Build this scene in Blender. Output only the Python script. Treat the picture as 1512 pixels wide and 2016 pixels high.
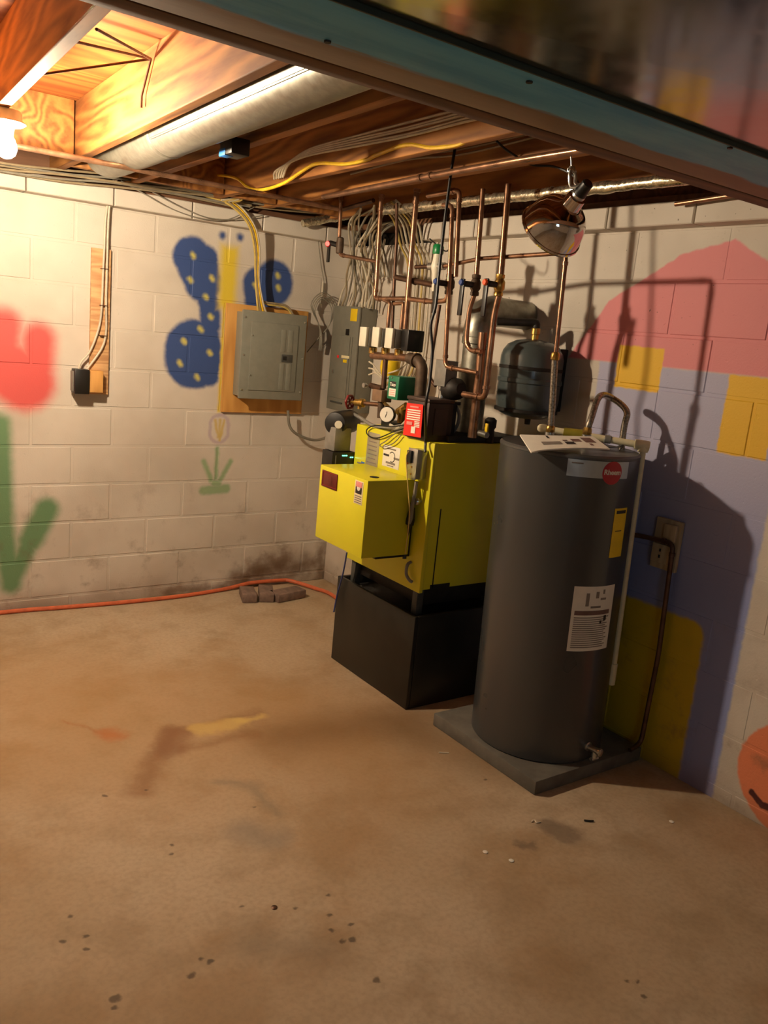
import bpy, bmesh, math, random
from mathutils import Vector, Matrix
random.seed(7)
C = bpy.context.scene.collection
PI = math.pi
for o in list(bpy.data.objects): bpy.data.objects.remove(o)

# ---------------------------------------------------------------- camera, world, exposure
sc = bpy.context.scene
cam = bpy.data.objects.new('camera', bpy.data.cameras.new('camera')); C.objects.link(cam)
cam.data.sensor_fit = 'VERTICAL'; cam.data.sensor_height = 36.0; cam.data.lens = 29.066
cam.data.clip_start = 0.02
cr, cu, cf = Vector((0.81782, -0.56783, 0.09349)), Vector((0.04388, 0.22352, 0.97371)), Vector((0.57380, 0.79222, -0.20771))
cam.matrix_world = Matrix(((cr.x, cu.x, -cf.x, -2.7587), (cr.y, cu.y, -cf.y, -4.4060), (cr.z, cu.z, -cf.z, 1.5857), (0, 0, 0, 1)))
sc.camera = cam
w = bpy.data.worlds.new('outdoors'); sc.world = w; w.use_nodes = True
w.node_tree.nodes['Background'].inputs[0].default_value = (0.55, 0.75, 1.0, 1)
w.node_tree.nodes['Background'].inputs[1].default_value = 0.5
sc.view_settings.view_transform = 'Standard'; sc.view_settings.look = 'None'
sc.view_settings.exposure = 0.0; sc.view_settings.gamma = 1.0; sc.view_settings.use_curve_mapping = False
BULB = 2750.0         # emission of the bare bulb
WINDOW = 9.5         # watts of daylight through the small window behind the viewer
def area(name, loc, aim, sx, sy, watts, col):
    l = bpy.data.lights.new(name, 'AREA'); l.shape = 'RECTANGLE'; l.size = sx; l.size_y = sy; l.energy = watts; l.color = col
    o = bpy.data.objects.new(name, l); C.objects.link(o); o.location = loc
    o.rotation_euler = (Vector(aim) - Vector(loc)).to_track_quat('-Z', 'Y').to_euler(); return o
area('window_daylight', (-3.6, -6.93, 1.75), (-3.2, -2.0, 0.9), 1.0, 0.45, WINDOW, (0.62, 0.84, 1.0))

# ---------------------------------------------------------------- materials
def srgb(r, g, b):
    f = lambda c: (c/255/12.92) if c/255 <= .04045 else ((c/255+.055)/1.055)**2.4
    return (f(r), f(g), f(b), 1)
class NT:
    """small helper round a material's node tree"""
    def __init__(s, name):
        s.m = bpy.data.materials.new(name); s.m.use_nodes = True; s.t = s.m.node_tree
        s.b = s.t.nodes['Principled BSDF']; s.n = s.t.nodes; s.l = s.t.links
    def node(s, typ, **k):
        n = s.n.new(typ)
        for a, v in k.items():
            if a.startswith('i_'):
                key = a[2:]; key = int(key) if key.isdigit() else key.replace('_', ' ')
                if hasattr(v, 'is_linked'): s.l.new(v, n.inputs[key])
                else: n.inputs[key].default_value = v
            else: setattr(n, a, v)
        return n
    def math(s, op, a, b=0.0, c=None, clamp=False):
        n = s.n.new('ShaderNodeMath'); n.operation = op; n.use_clamp = clamp
        for i, v in enumerate((a, b) if c is None else (a, b, c)):
            if hasattr(v, 'is_linked'): s.l.new(v, n.inputs[i])
            else: n.inputs[i].default_value = v
        return n.outputs[0]
    def mix(s, fac, a, b):
        n = s.n.new('ShaderNodeMix'); n.data_type = 'RGBA'
        for i, v in ((0, fac), (6, a), (7, b)):
            if hasattr(v, 'is_linked'): s.l.new(v, n.inputs[i])
            else: n.inputs[i].default_value = v
        return n.outputs[2]
    def noise(s, vec, scale, detail=3.0, rough=.55):
        n = s.n.new('ShaderNodeTexNoise'); n.inputs['Scale'].default_value = scale; n.inputs['Detail'].default_value = detail
        n.inputs['Roughness'].default_value = rough
        if vec is not None: s.l.new(vec, n.inputs['Vector'])
        return n
    def ramp(s, v, a, b, smooth=True):
        n = s.n.new('ShaderNodeMapRange'); n.interpolation_type = 'SMOOTHSTEP' if smooth else 'LINEAR'
        s.l.new(v, n.inputs[0]); n.inputs[1].default_value = a; n.inputs[2].default_value = b; return n.outputs[0]
    def pos(s): return s.n.new('ShaderNodeNewGeometry').outputs['Position']
    def set(s, key, v):
        if hasattr(v, 'is_linked'): s.l.new(v, s.b.inputs[key])
        else: s.b.inputs[key].default_value = v
    def bump(s, h, strength=.3, dist=.002):
        n = s.n.new('ShaderNodeBump'); n.inputs['Strength'].default_value = strength; n.inputs['Distance'].default_value = dist
        s.l.new(h, n.inputs['Height']); s.l.new(n.outputs[0], s.b.inputs['Normal'])
def mat(name, col, rough=.5, metal=0.0, var=.12, scale=25.0, bump=0.0, emit=0.0, coat=0.0, aniso=None):
    t = NT(name); p = t.n.new('ShaderNodeTexCoord').outputs['Object']
    if aniso:
        mp = t.node('ShaderNodeMapping'); t.l.new(p, mp.inputs[0]); mp.inputs['Scale'].default_value = aniso; p = mp.outputs[0]
    nz = t.noise(p, scale, 3)
    dark = tuple(c*(1-var) for c in col[:3]) + (1,); lite = tuple(min(1, c*(1+var)) for c in col[:3]) + (1,)
    t.set('Base Color', t.mix(t.ramp(nz.outputs[0], .3, .7), dark, lite))
    t.set('Metallic', metal)
    r = t.math('MULTIPLY_ADD', nz.outputs[0], .16, rough-.08); t.set('Roughness', r)
    if bump: t.bump(nz.outputs[0], bump, .002)
    if coat: t.set('Coat Weight', coat); t.set('Coat Roughness', .15)
    if emit:
        t.set('Emission Color', col); t.set('Emission Strength', emit)
    return t.m
def wood(name, a, b, axis='Y', scale=9.0, rough=.7):
    t = NT(name); p = t.n.new('ShaderNodeTexCoord').outputs['Object']
    mp = t.node('ShaderNodeMapping'); t.l.new(p, mp.inputs[0])
    sc_ = {'X': (.12, 1, 1), 'Y': (1, .12, 1), 'Z': (1, 1, .12)}[axis]; mp.inputs['Scale'].default_value = sc_
    n1 = t.noise(mp.outputs[0], scale*.55, 2); 
    rings = t.math('SINE', t.math('MULTIPLY', n1.outputs[0], 80.0))
    n2 = t.noise(mp.outputs[0], scale*9, 3)
    f = t.math('MULTIPLY_ADD', rings, .34, t.math('MULTIPLY_ADD', n2.outputs[0], .8, .1), clamp=True)
    t.set('Base Color', t.mix(f, a, b)); t.set('Roughness', rough); t.bump(f, .12, .002); return t.m

MT = {}
MT['copper'] = mat('copper', srgb(150, 112, 86), .3, .75, .3, 18)
MT['copper_dull'] = mat('copper_dull', srgb(94, 68, 52), .45, .65, .3, 14)
MT['brass'] = mat('brass', srgb(196, 158, 84), .33, .9, .2)
MT['iron'] = mat('black_iron', srgb(38, 33, 28), .55, .3, .3, 30, .2)
MT['iron_brown'] = mat('brown_iron', srgb(84, 66, 50), .6, .35, .3, 22, .2)
MT['galv'] = mat('galvanized', srgb(146, 144, 132), .4, .8, .14, 40)
MT['galv_trunk'] = mat('galvanized_trunk', srgb(158, 154, 144), .145, .95, .06, 20)
MT['silver'] = mat('silver_metal', srgb(190, 190, 184), .3, .9, .1)
MT['chrome'] = mat('chrome', srgb(214, 208, 206), .06, 1.0, .03)
MT['foil'] = mat('foil_wrap', srgb(206, 196, 170), .28, .9, .3, 60, .9)
MT['white_cable'] = mat('white_cable', srgb(192, 182, 160), .5)
MT['grey_cable'] = mat('grey_cable', srgb(128, 122, 108), .55)
MT['tan_cable'] = mat('tan_cable', srgb(142, 126, 98), .55)
MT['yellow_cable'] = mat('yellow_cable', srgb(226, 182, 36), .45)
MT['paleyellow_cable'] = mat('pale_yellow_cable', srgb(196, 170, 92), .5)
MT['black_rubber'] = mat('black_rubber', srgb(22, 20, 18), .5)
MT['black_plastic'] = mat('black_plastic', srgb(24, 22, 20), .42)
MT['orange_hose'] = mat('orange_hose', srgb(206, 104, 66), .5)
MT['panel_grey'] = mat('panel_grey', srgb(128, 128, 116), .45, 0, .05)
MT['panel_grey2'] = mat('panel_grey_dark', srgb(116, 114, 102), .5, 0, .06)
MT['dark_grey'] = mat('dark_grey', srgb(70, 70, 66), .5)
MT['mid_grey'] = mat('mid_grey', srgb(124, 120, 112), .5)
MT['boiler_yellow'] = mat('boiler_yellow', srgb(212, 204, 40), .32, 0, .03, 4)
MT['stand_black'] = mat('stand_black', srgb(27, 24, 19), .42, 0, .35, 9)
MT['black_top'] = mat('black_top', srgb(20, 18, 16), .6)
MT['maroon'] = mat('maroon_plate', srgb(96, 30, 22), .35)
MT['red_tag'] = mat('red_tag', srgb(226, 40, 26), .45, 0, .04)
MT['red_paint'] = mat('red_paint', srgb(120, 26, 22), .4)
MT['red_cap'] = mat('red_cap', srgb(230, 40, 48), .4)
MT['orange_cap'] = mat('orange_cap', srgb(226, 82, 24), .4)
MT['blue_cap'] = mat('blue_cap', srgb(32, 62, 128), .4)
MT['green_box'] = mat('green_box', srgb(28, 112, 78), .4, 0, .05)
MT['green_cap'] = mat('green_cap', srgb(18, 120, 62), .35)
MT['white_plastic'] = mat('white_plastic', srgb(214, 208, 188), .4, 0, .05)
MT['paper'] = mat('paper', srgb(226, 220, 206), .7, 0, .03)
MT['paper_cream'] = mat('paper_cream', srgb(222, 208, 164), .7, 0, .03)
MT['silver_label'] = mat('silver_label', srgb(168, 160, 132), .4, .3, .05)
MT['ink'] = mat('ink', srgb(40, 34, 32), .7, 0, .05)
MT['ink_grey'] = mat('grey_ink', srgb(128, 118, 108), .7, 0, .1)
MT['ink_brown'] = mat('brown_ink', srgb(112, 84, 76), .7, 0, .1)
MT['pink_print'] = mat('pink_print', srgb(222, 140, 132), .6, 0, .05)
MT['label_yellow'] = mat('label_yellow', srgb(226, 190, 20), .5, 0, .04)
MT['label_blue'] = mat('label_blue', srgb(54, 108, 190), .5, 0, .04)
MT['heater_grey'] = mat('heater_grey', srgb(70, 71, 72), .3, .25, .03, 3, coat=.3)
MT['heater_top'] = mat('heater_top', srgb(84, 84, 82), .4, .2, .05)
MT['tank_slate'] = mat('tank_slate', srgb(70, 78, 78), .3, 0, .05, 8, coat=.3)
MT['band_silver'] = mat('band_silver', srgb(176, 184, 186), .35, .4, .04)
MT['badge_red'] = mat('badge_red', srgb(176, 24, 40), .4, 0, .03)
MT['pvc'] = mat('pvc_cream', srgb(224, 214, 176), .4, 0, .05)
MT['olive_tape'] = mat('olive_tag', srgb(140, 128, 34), .5)
MT['braid'] = mat('braided_steel', srgb(150, 140, 126), .35, .85, .4, 160, .5)
MT['pad'] = mat('pad_concrete', srgb(96, 92, 84), .85, 0, .2, 12, .3)
MT['brick'] = mat('paver_brown', srgb(124, 102, 90), .9, 0, .22, 30, .5)
MT['board_raw'] = wood('raw_pine', srgb(176, 128, 84), srgb(214, 172, 122), 'X', 14)
MT['ply'] = wood('panel_plywood', srgb(176, 122, 56), srgb(206, 154, 80), 'Z', 5)
MT['block_wood'] = wood('block_wood', srgb(186, 132, 66), srgb(214, 160, 88), 'Z', 6)
MT['outlet_tan'] = wood('tan_block', srgb(164, 146, 116), srgb(184, 166, 134), 'Z', 6)
MT['joist'] = wood('joist_fir', srgb(118, 70, 28), srgb(186, 126, 62), 'Y', 7)
MT['joist_dark'] = wood('old_wood', srgb(84, 54, 34), srgb(118, 80, 52), 'X', 7)
MT['subfloor'] = wood('subfloor_ply', srgb(128, 66, 22), srgb(178, 106, 42), 'X', 5)
MT['white_fixture'] = mat('porcelain', srgb(232, 228, 218), .25, 0, .02)
MT['blue_tape'] = mat('blue_tape', srgb(36, 128, 220), .55)
MT['blue_rod'] = mat('blue_cord', srgb(58, 66, 112), .5)
MT['led_green'] = mat('led_green', (0.1, 1.0, 0.55, 1), .4, emit=6.0)
MT['steel_strap'] = mat('steel_strap', srgb(96, 62, 44), .6, .5, .2)

# ---------------------------------------------------------------- mesh helpers (all coordinates are metres in the room)
ORG = {}
def bx(bm, x0, x1, y0, y1, z0, z1, bev=0.0, seg=2, rz=0.0):
    x0, x1 = min(x0, x1), max(x0, x1); y0, y1 = min(y0, y1), max(y0, y1); z0, z1 = min(z0, z1), max(z0, z1)
    r = bmesh.ops.create_cube(bm, size=1.0); vs = r['verts']
    c = Vector(((x0+x1)/2, (y0+y1)/2, (z0+z1)/2)); R = Matrix.Rotation(rz, 3, 'Z')
    for v in vs: v.co = c + R @ Vector((v.co.x*(x1-x0), v.co.y*(y1-y0), v.co.z*(z1-z0)))
    if bev:
        es = list({e for v in vs for e in v.link_edges})
        bmesh.ops.bevel(bm, geom=es, offset=min(bev, .45*min(x1-x0, y1-y0, z1-z0)), segments=seg, affect='EDGES', profile=.5)
def quadplate(bm, p, thick):
    """flat plate from 4 corner points, given thickness along its normal"""
    p = [Vector(a) for a in p]; n = (p[1]-p[0]).cross(p[3]-p[0]).normalized()*thick
    a = [bm.verts.new(v) for v in p]; b = [bm.verts.new(v+n) for v in p]
    bm.faces.new(a[::-1]); bm.faces.new(b)
    for i in range(4): bm.faces.new((a[i], a[(i+1) % 4], b[(i+1) % 4], b[i]))
def fillet(pts, r, seg=5):
    pts = [Vector(p) for p in pts]
    if r <= 0 or len(pts) < 3: return pts
    out = [pts[0]]
    for i in range(1, len(pts)-1):
        a, b, c = pts[i-1], pts[i], pts[i+1]; u = a-b; v = c-b
        d = min(r, u.length*.49, v.length*.49); p0 = b+u.normalized()*d; p1 = b+v.normalized()*d
        for k in range(seg+1):
            t = k/seg; out.append(p0*(1-t)**2 + b*2*t*(1-t) + p1*t*t)
    return out + [pts[-1]]
def spline(pts, n=6):
    pts = [Vector(p) for p in pts]
    if len(pts) < 3: return pts
    P = [pts[0]*2-pts[1]] + pts + [pts[-1]*2-pts[-2]]; out = []
    for i in range(1, len(P)-2):
        a, b, c, d = P[i-1:i+3]
        for k in range(n):
            t = k/n
            out.append(.5*((2*b) + (c-a)*t + (2*a-5*b+4*c-d)*t*t + (3*b-a-3*c+d)*t**3))
    return out + [pts[-1]]
def tube(bm, pts, r, n=10, fil=0.0, rr=None):
    pts = fillet(pts, fil) if fil else [Vector(p) for p in pts]
    q = [pts[0]]
    for p in pts[1:]:
        if (p-q[-1]).length > 1e-5: q.append(p)
    pts = q; t0 = (pts[1]-pts[0]).normalized()
    up = Vector((0, 0, 1)) if abs(t0.z) < .9 else Vector((1, 0, 0)); u = t0.cross(up).normalized(); rings = []
    for i, p in enumerate(pts):
        t = ((pts[min(i+1, len(pts)-1)]-pts[max(i-1, 0)])).normalized()
        u = (u - t*u.dot(t)).normalized(); v = t.cross(u); R = rr[i] if rr else r
        rings.append([bm.verts.new(p+(u*math.cos(2*PI*k/n)+v*math.sin(2*PI*k/n))*R) for k in range(n)])
    for a, b in zip(rings, rings[1:]):
        for k in range(n): bm.faces.new((a[k], a[(k+1) % n], b[(k+1) % n], b[k]))
    bm.faces.new(rings[0][::-1]); bm.faces.new(rings[-1])
def lathe(bm, prof, o, axis=(0, 0, 1), n=24, closed=True):
    """prof: list of (radius, height along axis)"""
    o = Vector(o); ax = Vector(axis).normalized(); up = Vector((0, 0, 1)) if abs(ax.z) < .9 else Vector((1, 0, 0))
    u = ax.cross(up).normalized(); v = ax.cross(u); rings = []
    for r, h in prof:
        rings.append([bm.verts.new(o+ax*h+(u*math.cos(2*PI*k/n)+v*math.sin(2*PI*k/n))*max(r, 1e-4)) for k in range(n)])
    for a, b in zip(rings, rings[1:]):
        for k in range(n): bm.faces.new((a[k], a[(k+1) % n], b[(k+1) % n], b[k]))
    if closed: bm.faces.new(rings[0][::-1]); bm.faces.new(rings[-1])
def cylpatch(bm, c, r, a0, a1, z0, z1, th=.0012, n=14, tl=(0, 0)):
    """thin sticker wrapped round an upright cylinder; tl = tilt of the axis (dx, dy per metre)"""
    def P(a, z, rad): return Vector((c[0]+tl[0]*z+math.cos(a)*rad, c[1]+tl[1]*z+math.sin(a)*rad, z))
    A = [math.radians(a0+(a1-a0)*i/n) for i in range(n+1)]
    g = [[bm.verts.new(P(a, z, rad)) for a in A] for z, rad in ((z0, r), (z0, r+th), (z1, r+th), (z1, r))]
    for j in range(4):
        p, q = g[j], g[(j+1) % 4]
        for i in range(n): bm.faces.new((p[i], p[i+1], q[i+1], q[i]))
    bm.faces.new([g[j][0] for j in range(4)]); bm.faces.new([g[j][-1] for j in range(3, -1, -1)])
def mesh_of(name, bm, m, smooth=True):
    bmesh.ops.recalc_face_normals(bm, faces=bm.faces)
    me = bpy.data.meshes.new(name); bm.to_mesh(me); bm.free()
    me.materials.append(MT[m] if isinstance(m, str) else m)
    if smooth:
        me.polygons.foreach_set('use_smooth', [True]*len(me.polygons)); me.set_sharp_from_angle(angle=math.radians(38))
    return me
def root(o):
    while o.parent: o = o.parent
    return o
def obj(name, fn, m, parent=None, label=None, smooth=True):
    """fn(bm) adds geometry in room coordinates; the object sits under its parent's root"""
    bm = bmesh.new(); fn(bm)
    if parent is not None:
        off = ORG.get(root(parent).name, Vector())
        for v in bm.verts: v.co -= off
    o = bpy.data.objects.new(name, mesh_of(name, bm, m, smooth)); C.objects.link(o)
    if parent is not None: o.parent = parent
    if label: o['label'] = label
    return o
def tag(o, label, cat, group=None):
    o['label'] = label; o['category'] = cat
    if group: o['group'] = group
    return o
def thing(name, label, cat, loc, group=None):
    o = bpy.data.objects.new(name, None); C.objects.link(o); o.location = loc; o.empty_display_size = .05
    ORG[o.name] = Vector(loc); return tag(o, label, cat, group)
def single(name, label, cat, fn, m, loc=None, group=None, smooth=True):
    bm = bmesh.new(); fn(bm)
    if loc is None:
        z = min(v.co.z for v in bm.verts); xs = [v.co.x for v in bm.verts]; ys = [v.co.y for v in bm.verts]
        loc = ((min(xs)+max(xs))/2, (min(ys)+max(ys))/2, z)
    loc = Vector(loc)
    for v in bm.verts: v.co -= loc
    o = bpy.data.objects.new(name, mesh_of(name, bm, m, smooth)); C.objects.link(o); o.location = loc
    ORG[o.name] = loc; return tag(o, label, cat, group)
def struct(name, fn, m, smooth=False):
    o = obj(name, fn, m, None, None, smooth); o['kind'] = 'structure'; ORG[o.name] = Vector(); return o
def textmesh(txt, size, ext=.0006, bold=0.0):
    cu_ = bpy.data.curves.new('t', 'FONT'); cu_.body = txt; cu_.size = size; cu_.extrude = ext; cu_.offset = bold
    cu_.align_x = 'CENTER'; cu_.align_y = 'CENTER'; cu_.resolution_u = 3
    o = bpy.data.objects.new('t', cu_); C.objects.link(o)
    me = bpy.data.meshes.new_from_object(o.evaluated_get(bpy.context.evaluated_depsgraph_get()))
    bpy.data.objects.remove(o); return me
def put_text(bm, txt, size, fn, bold=0.0):
    """fn maps flat text coordinates (x right, y up, z out) to a room point"""
    me = textmesh(txt, size, bold=bold); vs = [bm.verts.new(fn(v.co)) for v in me.vertices]
    for p in me.polygons:
        try: bm.faces.new([vs[i] for i in p.vertices])
        except ValueError: pass
    bpy.data.meshes.remove(me)

# ---------------------------------------------------------------- painted block walls
def shape_groups():
    """node groups that return the signed distance to a stroke / box / half plane in wall coordinates"""
    def grp(name, ins):
        g = bpy.data.node_groups.new(name, 'ShaderNodeTree')
        for n, t in ins: g.interface.new_socket(n, in_out='INPUT', socket_type=t)
        g.interface.new_socket('D', in_out='OUTPUT', socket_type='NodeSocketFloat')
        return g, g.nodes.new('NodeGroupInput'), g.nodes.new('NodeGroupOutput')
    V, F = 'NodeSocketVector', 'NodeSocketFloat'
    def vm(g, op, a, b=None):
        n = g.nodes.new('ShaderNodeVectorMath'); n.operation = op; g.links.new(a, n.inputs[0])
        if b is not None: g.links.new(b, n.inputs[1])
        return n
    def mm(g, op, a, b=None, clamp=False):
        n = g.nodes.new('ShaderNodeMath'); n.operation = op; n.use_clamp = clamp
        for i, v in enumerate((a, b)):
            if v is None: continue
            if hasattr(v, 'is_linked'): g.links.new(v, n.inputs[i])
            else: n.inputs[i].default_value = v
        return n.outputs[0]
    g, i, o = grp('stroke', (('P', V), ('A', V), ('B', V), ('R', F)))
    pa = vm(g, 'SUBTRACT', i.outputs['P'], i.outputs['A']).outputs[0]; ba = vm(g, 'SUBTRACT', i.outputs['B'], i.outputs['A']).outputs[0]
    h = mm(g, 'DIVIDE', vm(g, 'DOT_PRODUCT', pa, ba).outputs['Value'], mm(g, 'ADD', vm(g, 'DOT_PRODUCT', ba, ba).outputs['Value'], 1e-6), True)
    sc_ = g.nodes.new('ShaderNodeVectorMath'); sc_.operation = 'SCALE'; g.links.new(ba, sc_.inputs[0]); g.links.new(h, sc_.inputs['Scale'])
    d = vm(g, 'LENGTH', vm(g, 'SUBTRACT', pa, sc_.outputs[0]).outputs[0]).outputs['Value']
    g.links.new(mm(g, 'SUBTRACT', d, i.outputs['R']), o.inputs['D']); G = {'stroke': g}
    g, i, o = grp('rect', (('P', V), ('A', V), ('B', V)))
    pa = vm(g, 'ABSOLUTE', vm(g, 'SUBTRACT', i.outputs['P'], i.outputs['A']).outputs[0]).outputs[0]
    s = g.nodes.new('ShaderNodeSeparateXYZ'); g.links.new(vm(g, 'SUBTRACT', pa, i.outputs['B']).outputs[0], s.inputs[0])
    g.links.new(mm(g, 'MAXIMUM', s.outputs[0], s.outputs[1]), o.inputs['D']); G['rect'] = g
    g, i, o = grp('half', (('P', V), ('A', V), ('B', V)))
    g.links.new(vm(g, 'DOT_PRODUCT', vm(g, 'SUBTRACT', i.outputs['P'], i.outputs['A']).outputs[0], i.outputs['B']).outputs['Value'], o.inputs['D']); G['half'] = g
    return G
SG = shape_groups()
class Mural:
    def __init__(s, t, P): s.t = t; s.P = P
    def grp(s, kind, A, B, R=None):
        n = s.t.n.new('ShaderNodeGroup'); n.node_tree = SG[kind]; s.t.l.new(s.P, n.inputs['P'])
        n.inputs['A'].default_value = (A[0], A[1], 0); n.inputs['B'].default_value = (B[0], B[1], 0)
        if R is not None: n.inputs['R'].default_value = R
        return n.outputs['D']
    def stroke(s, A, B, r): return s.grp('stroke', A, B, r)
    def rect(s, x0, x1, y0, y1): return s.grp('rect', ((x0+x1)/2, (y0+y1)/2), (abs(x1-x0)/2, abs(y1-y0)/2))
    def half(s, A, B):
        """inside is on the left of the direction A -> B"""
        d = Vector((B[0]-A[0], B[1]-A[1])).normalized(); return s.grp('half', A, (d.y, -d.x))
    def union(s, *ds):
        r = ds[0]
        for d in ds[1:]: r = s.t.math('MINIMUM', r, d)
        return r
    def inter(s, *ds):
        r = ds[0]
        for d in ds[1:]: r = s.t.math('MAXIMUM', r, d)
        return r
    def paint(s, base, d, col, soft=.012, alpha=1.0):
        m = s.t.ramp(d, soft, -soft)
        if alpha < 1: m = s.t.math('MULTIPLY', m, alpha)
        return s.t.mix(m, base, col)

def wall_base(name, uaxis):
    t = NT(name); p = t.pos(); sep = t.node('ShaderNodeSeparateXYZ'); t.l.new(p, sep.inputs[0])
    U = sep.outputs[uaxis]; Z = sep.outputs[2]
    cmb = t.node('ShaderNodeCombineXYZ'); t.l.new(U, cmb.inputs[0]); t.l.new(Z, cmb.inputs[1]); flat = cmb.outputs[0]
    wob = t.noise(flat, 26.0, 2); w2 = t.node('ShaderNodeVectorMath', operation='MULTIPLY_ADD')
    t.l.new(wob.outputs['Color'], w2.inputs[0]); w2.inputs[1].default_value = (.016, .016, 0); t.l.new(flat, w2.inputs[2])
    sh = t.node('ShaderNodeVectorMath', operation='SUBTRACT'); t.l.new(w2.outputs[0], sh.inputs[0]); sh.inputs[1].default_value = (.008, .008, 0)
    big = t.noise(flat, 2.2, 3)
    base = t.mix(t.ramp(big.outputs[0], .35, .7), srgb(206, 197, 184), srgb(190, 180, 166))
    return t, flat, sh.outputs[0], U, Z, base

def finish_wall(t, col, flat, U, Z, dirt):
    # grime: blotchy grey marks low on the wall and brown rising damp near the floor
    n1 = t.noise(flat, 7.0, 5, .65); n2 = t.noise(flat, 3.0, 3)
    low = t.math('MULTIPLY', t.ramp(Z, 1.0, .15), t.ramp(n1.outputs[0], .52, .74))
    col = t.mix(t.math('MULTIPLY', low, .5), col, srgb(112, 92, 70))
    foot = t.ramp(t.math('ADD', Z, t.math('MULTIPLY', n2.outputs[0], .34)), .32, .14)
    col = t.mix(t.math('MULTIPLY', foot, .5), col, srgb(118, 86, 52))
    for (A, B, r, s, a) in dirt:
        mu = Mural(t, flat); nn = t.noise(flat, 12.0, 4)
        d = t.math('ADD', mu.stroke(A, B, r), t.math('MULTIPLY_ADD', nn.outputs[0], .16, -.08))
        col = mu.paint(col, d, srgb(96, 66, 36), s, a)
    t.set('Base Color', col); t.set('Roughness', .62)
    fine = t.noise(t.pos(), 130.0, 2); pits = t.noise(t.pos(), 38.0, 3)
    t.bump(t.math('MULTIPLY_ADD', t.ramp(pits.outputs[0], .66, .74), -1.6, fine.outputs[0]), .35, .0022)
    return t.m

# mural on the back wall: red tulip, blue butterfly, small pale flower
t, flat, P, U, Z, col = wall_base('back_wall_paint', 0); mu = Mural(t, P); mf = Mural(t, flat)
RED, GREEN, BLUE, YEL = srgb(206, 86, 82), srgb(104, 140, 100), srgb(52, 76, 130), srgb(214, 188, 56)
tulip = mu.union(mu.stroke((-2.004, 1.314), (-1.831, 1.195), .145), mu.stroke((-1.771, 1.408), (-1.779, 1.203), .083), mu.stroke((-1.929, 1.464), (-1.948, 1.220), .085))
col = mu.paint(col, tulip, RED, .045)
col = mu.paint(col, mu.union(mu.stroke((-1.948, 0.983), (-1.931, 0.425), .05), mu.stroke((-1.931, 0.425), (-1.897, 0.152), .052), mu.stroke((-1.892, 0.179), (-1.804, 0.377), .048), mu.stroke((-1.804, 0.377), (-1.725, 0.541), .062)), GREEN, .03)
wingL = mu.union(mu.stroke((-0.995, 1.900), (-0.925, 1.776), .108), mu.stroke((-0.917, 1.905), (-0.890, 1.769), .07), mu.stroke((-0.931, 1.775), (-0.884, 1.661), .062), mu.stroke((-0.884, 1.661), (-0.872, 1.553), .06),
                 mu.stroke((-0.960, 1.408), (-0.958, 1.364), .168), mu.stroke((-0.875, 1.497), (-0.864, 1.274), .06))
wingR = mu.union(mu.stroke((-0.597, 1.801), (-0.579, 1.719), .095), mu.stroke((-0.496, 1.832), (-0.495, 1.813), .118))
col = mu.paint(col, mu.union(wingL, wingR, mu.stroke((-0.827, 2.036), (-0.827, 2.034), .019), mu.stroke((-0.722, 2.041), (-0.722, 2.038), .019)), BLUE, .016)
col = mu.paint(col, mu.rect((-0.831, 1.991)[0], (-0.729, 2.005)[0], (-0.769, 1.650)[1], (-0.788, 1.986)[1]), YEL, .03)
col = mu.paint(col, mu.rect((-0.803, 1.390)[0], (-0.784, 1.392)[0], (-0.766, 1.071)[1], (-0.800, 1.669)[1]), YEL, .012)
spots = [(-0.993, 1.914), (-1.004, 1.786), (-0.880, 1.808), (-0.910, 1.705), (-0.875, 1.602), (-0.931, 1.531), (-1.024, 1.458), (-0.871, 1.406), (-1.042, 1.339), (-0.939, 1.267), (-0.619, 1.799), (-0.480, 1.871), (-0.471, 1.801)]
dd = mu.union(*[mu.stroke(a, (a[0]+.008, a[1]-.01), .011) for a in spots])
col = mu.paint(col, dd, srgb(202, 192, 96), .015)
col = mu.paint(col, mu.inter(mu.stroke((-0.787, 1.000), (-0.788, 0.953), .066), t.math('MULTIPLY', mu.stroke((-0.787, 1.000), (-0.788, 0.953), .046), -1.0)), srgb(176, 158, 168), .008, .75)
for px in (0, 1, 2): 
    a = ((-0.813, 1.023), (-0.786, 1.029), (-0.760, 1.024))[px]; b = ((-0.793, 0.930), (-0.782, 0.912), (-0.774, 0.936))[px]
    col = mu.paint(col, mu.stroke(a, b, .008), srgb(196, 168, 84), .008, .8)
PALE = srgb(136, 164, 122)
col = mu.paint(col, mu.union(mu.stroke((-0.792, 0.859), (-0.792, 0.686), .012), mu.stroke((-0.872, 0.788), (-0.820, 0.677), .014), mu.stroke((-0.705, 0.787), (-0.763, 0.676), .014), mu.stroke((-0.866, 0.616), (-0.724, 0.624), .026), mu.stroke((-0.800, 0.656), (-0.774, 0.655), .02)), PALE, .012, .9)
MT['wall_back'] = finish_wall(t, col, flat, U, Z, [((-0.608, 0.057), (-0.152, 0.116), .06, .07, .75), ((-0.510, 0.113), (-0.302, 0.162), .05, .05, .6), ((-0.033, -0.032), (-0.039, 0.209), .03, .05, .7), ((-1.055, 0.023), (-0.433, 0.008), .015, .035, .6)])

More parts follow.
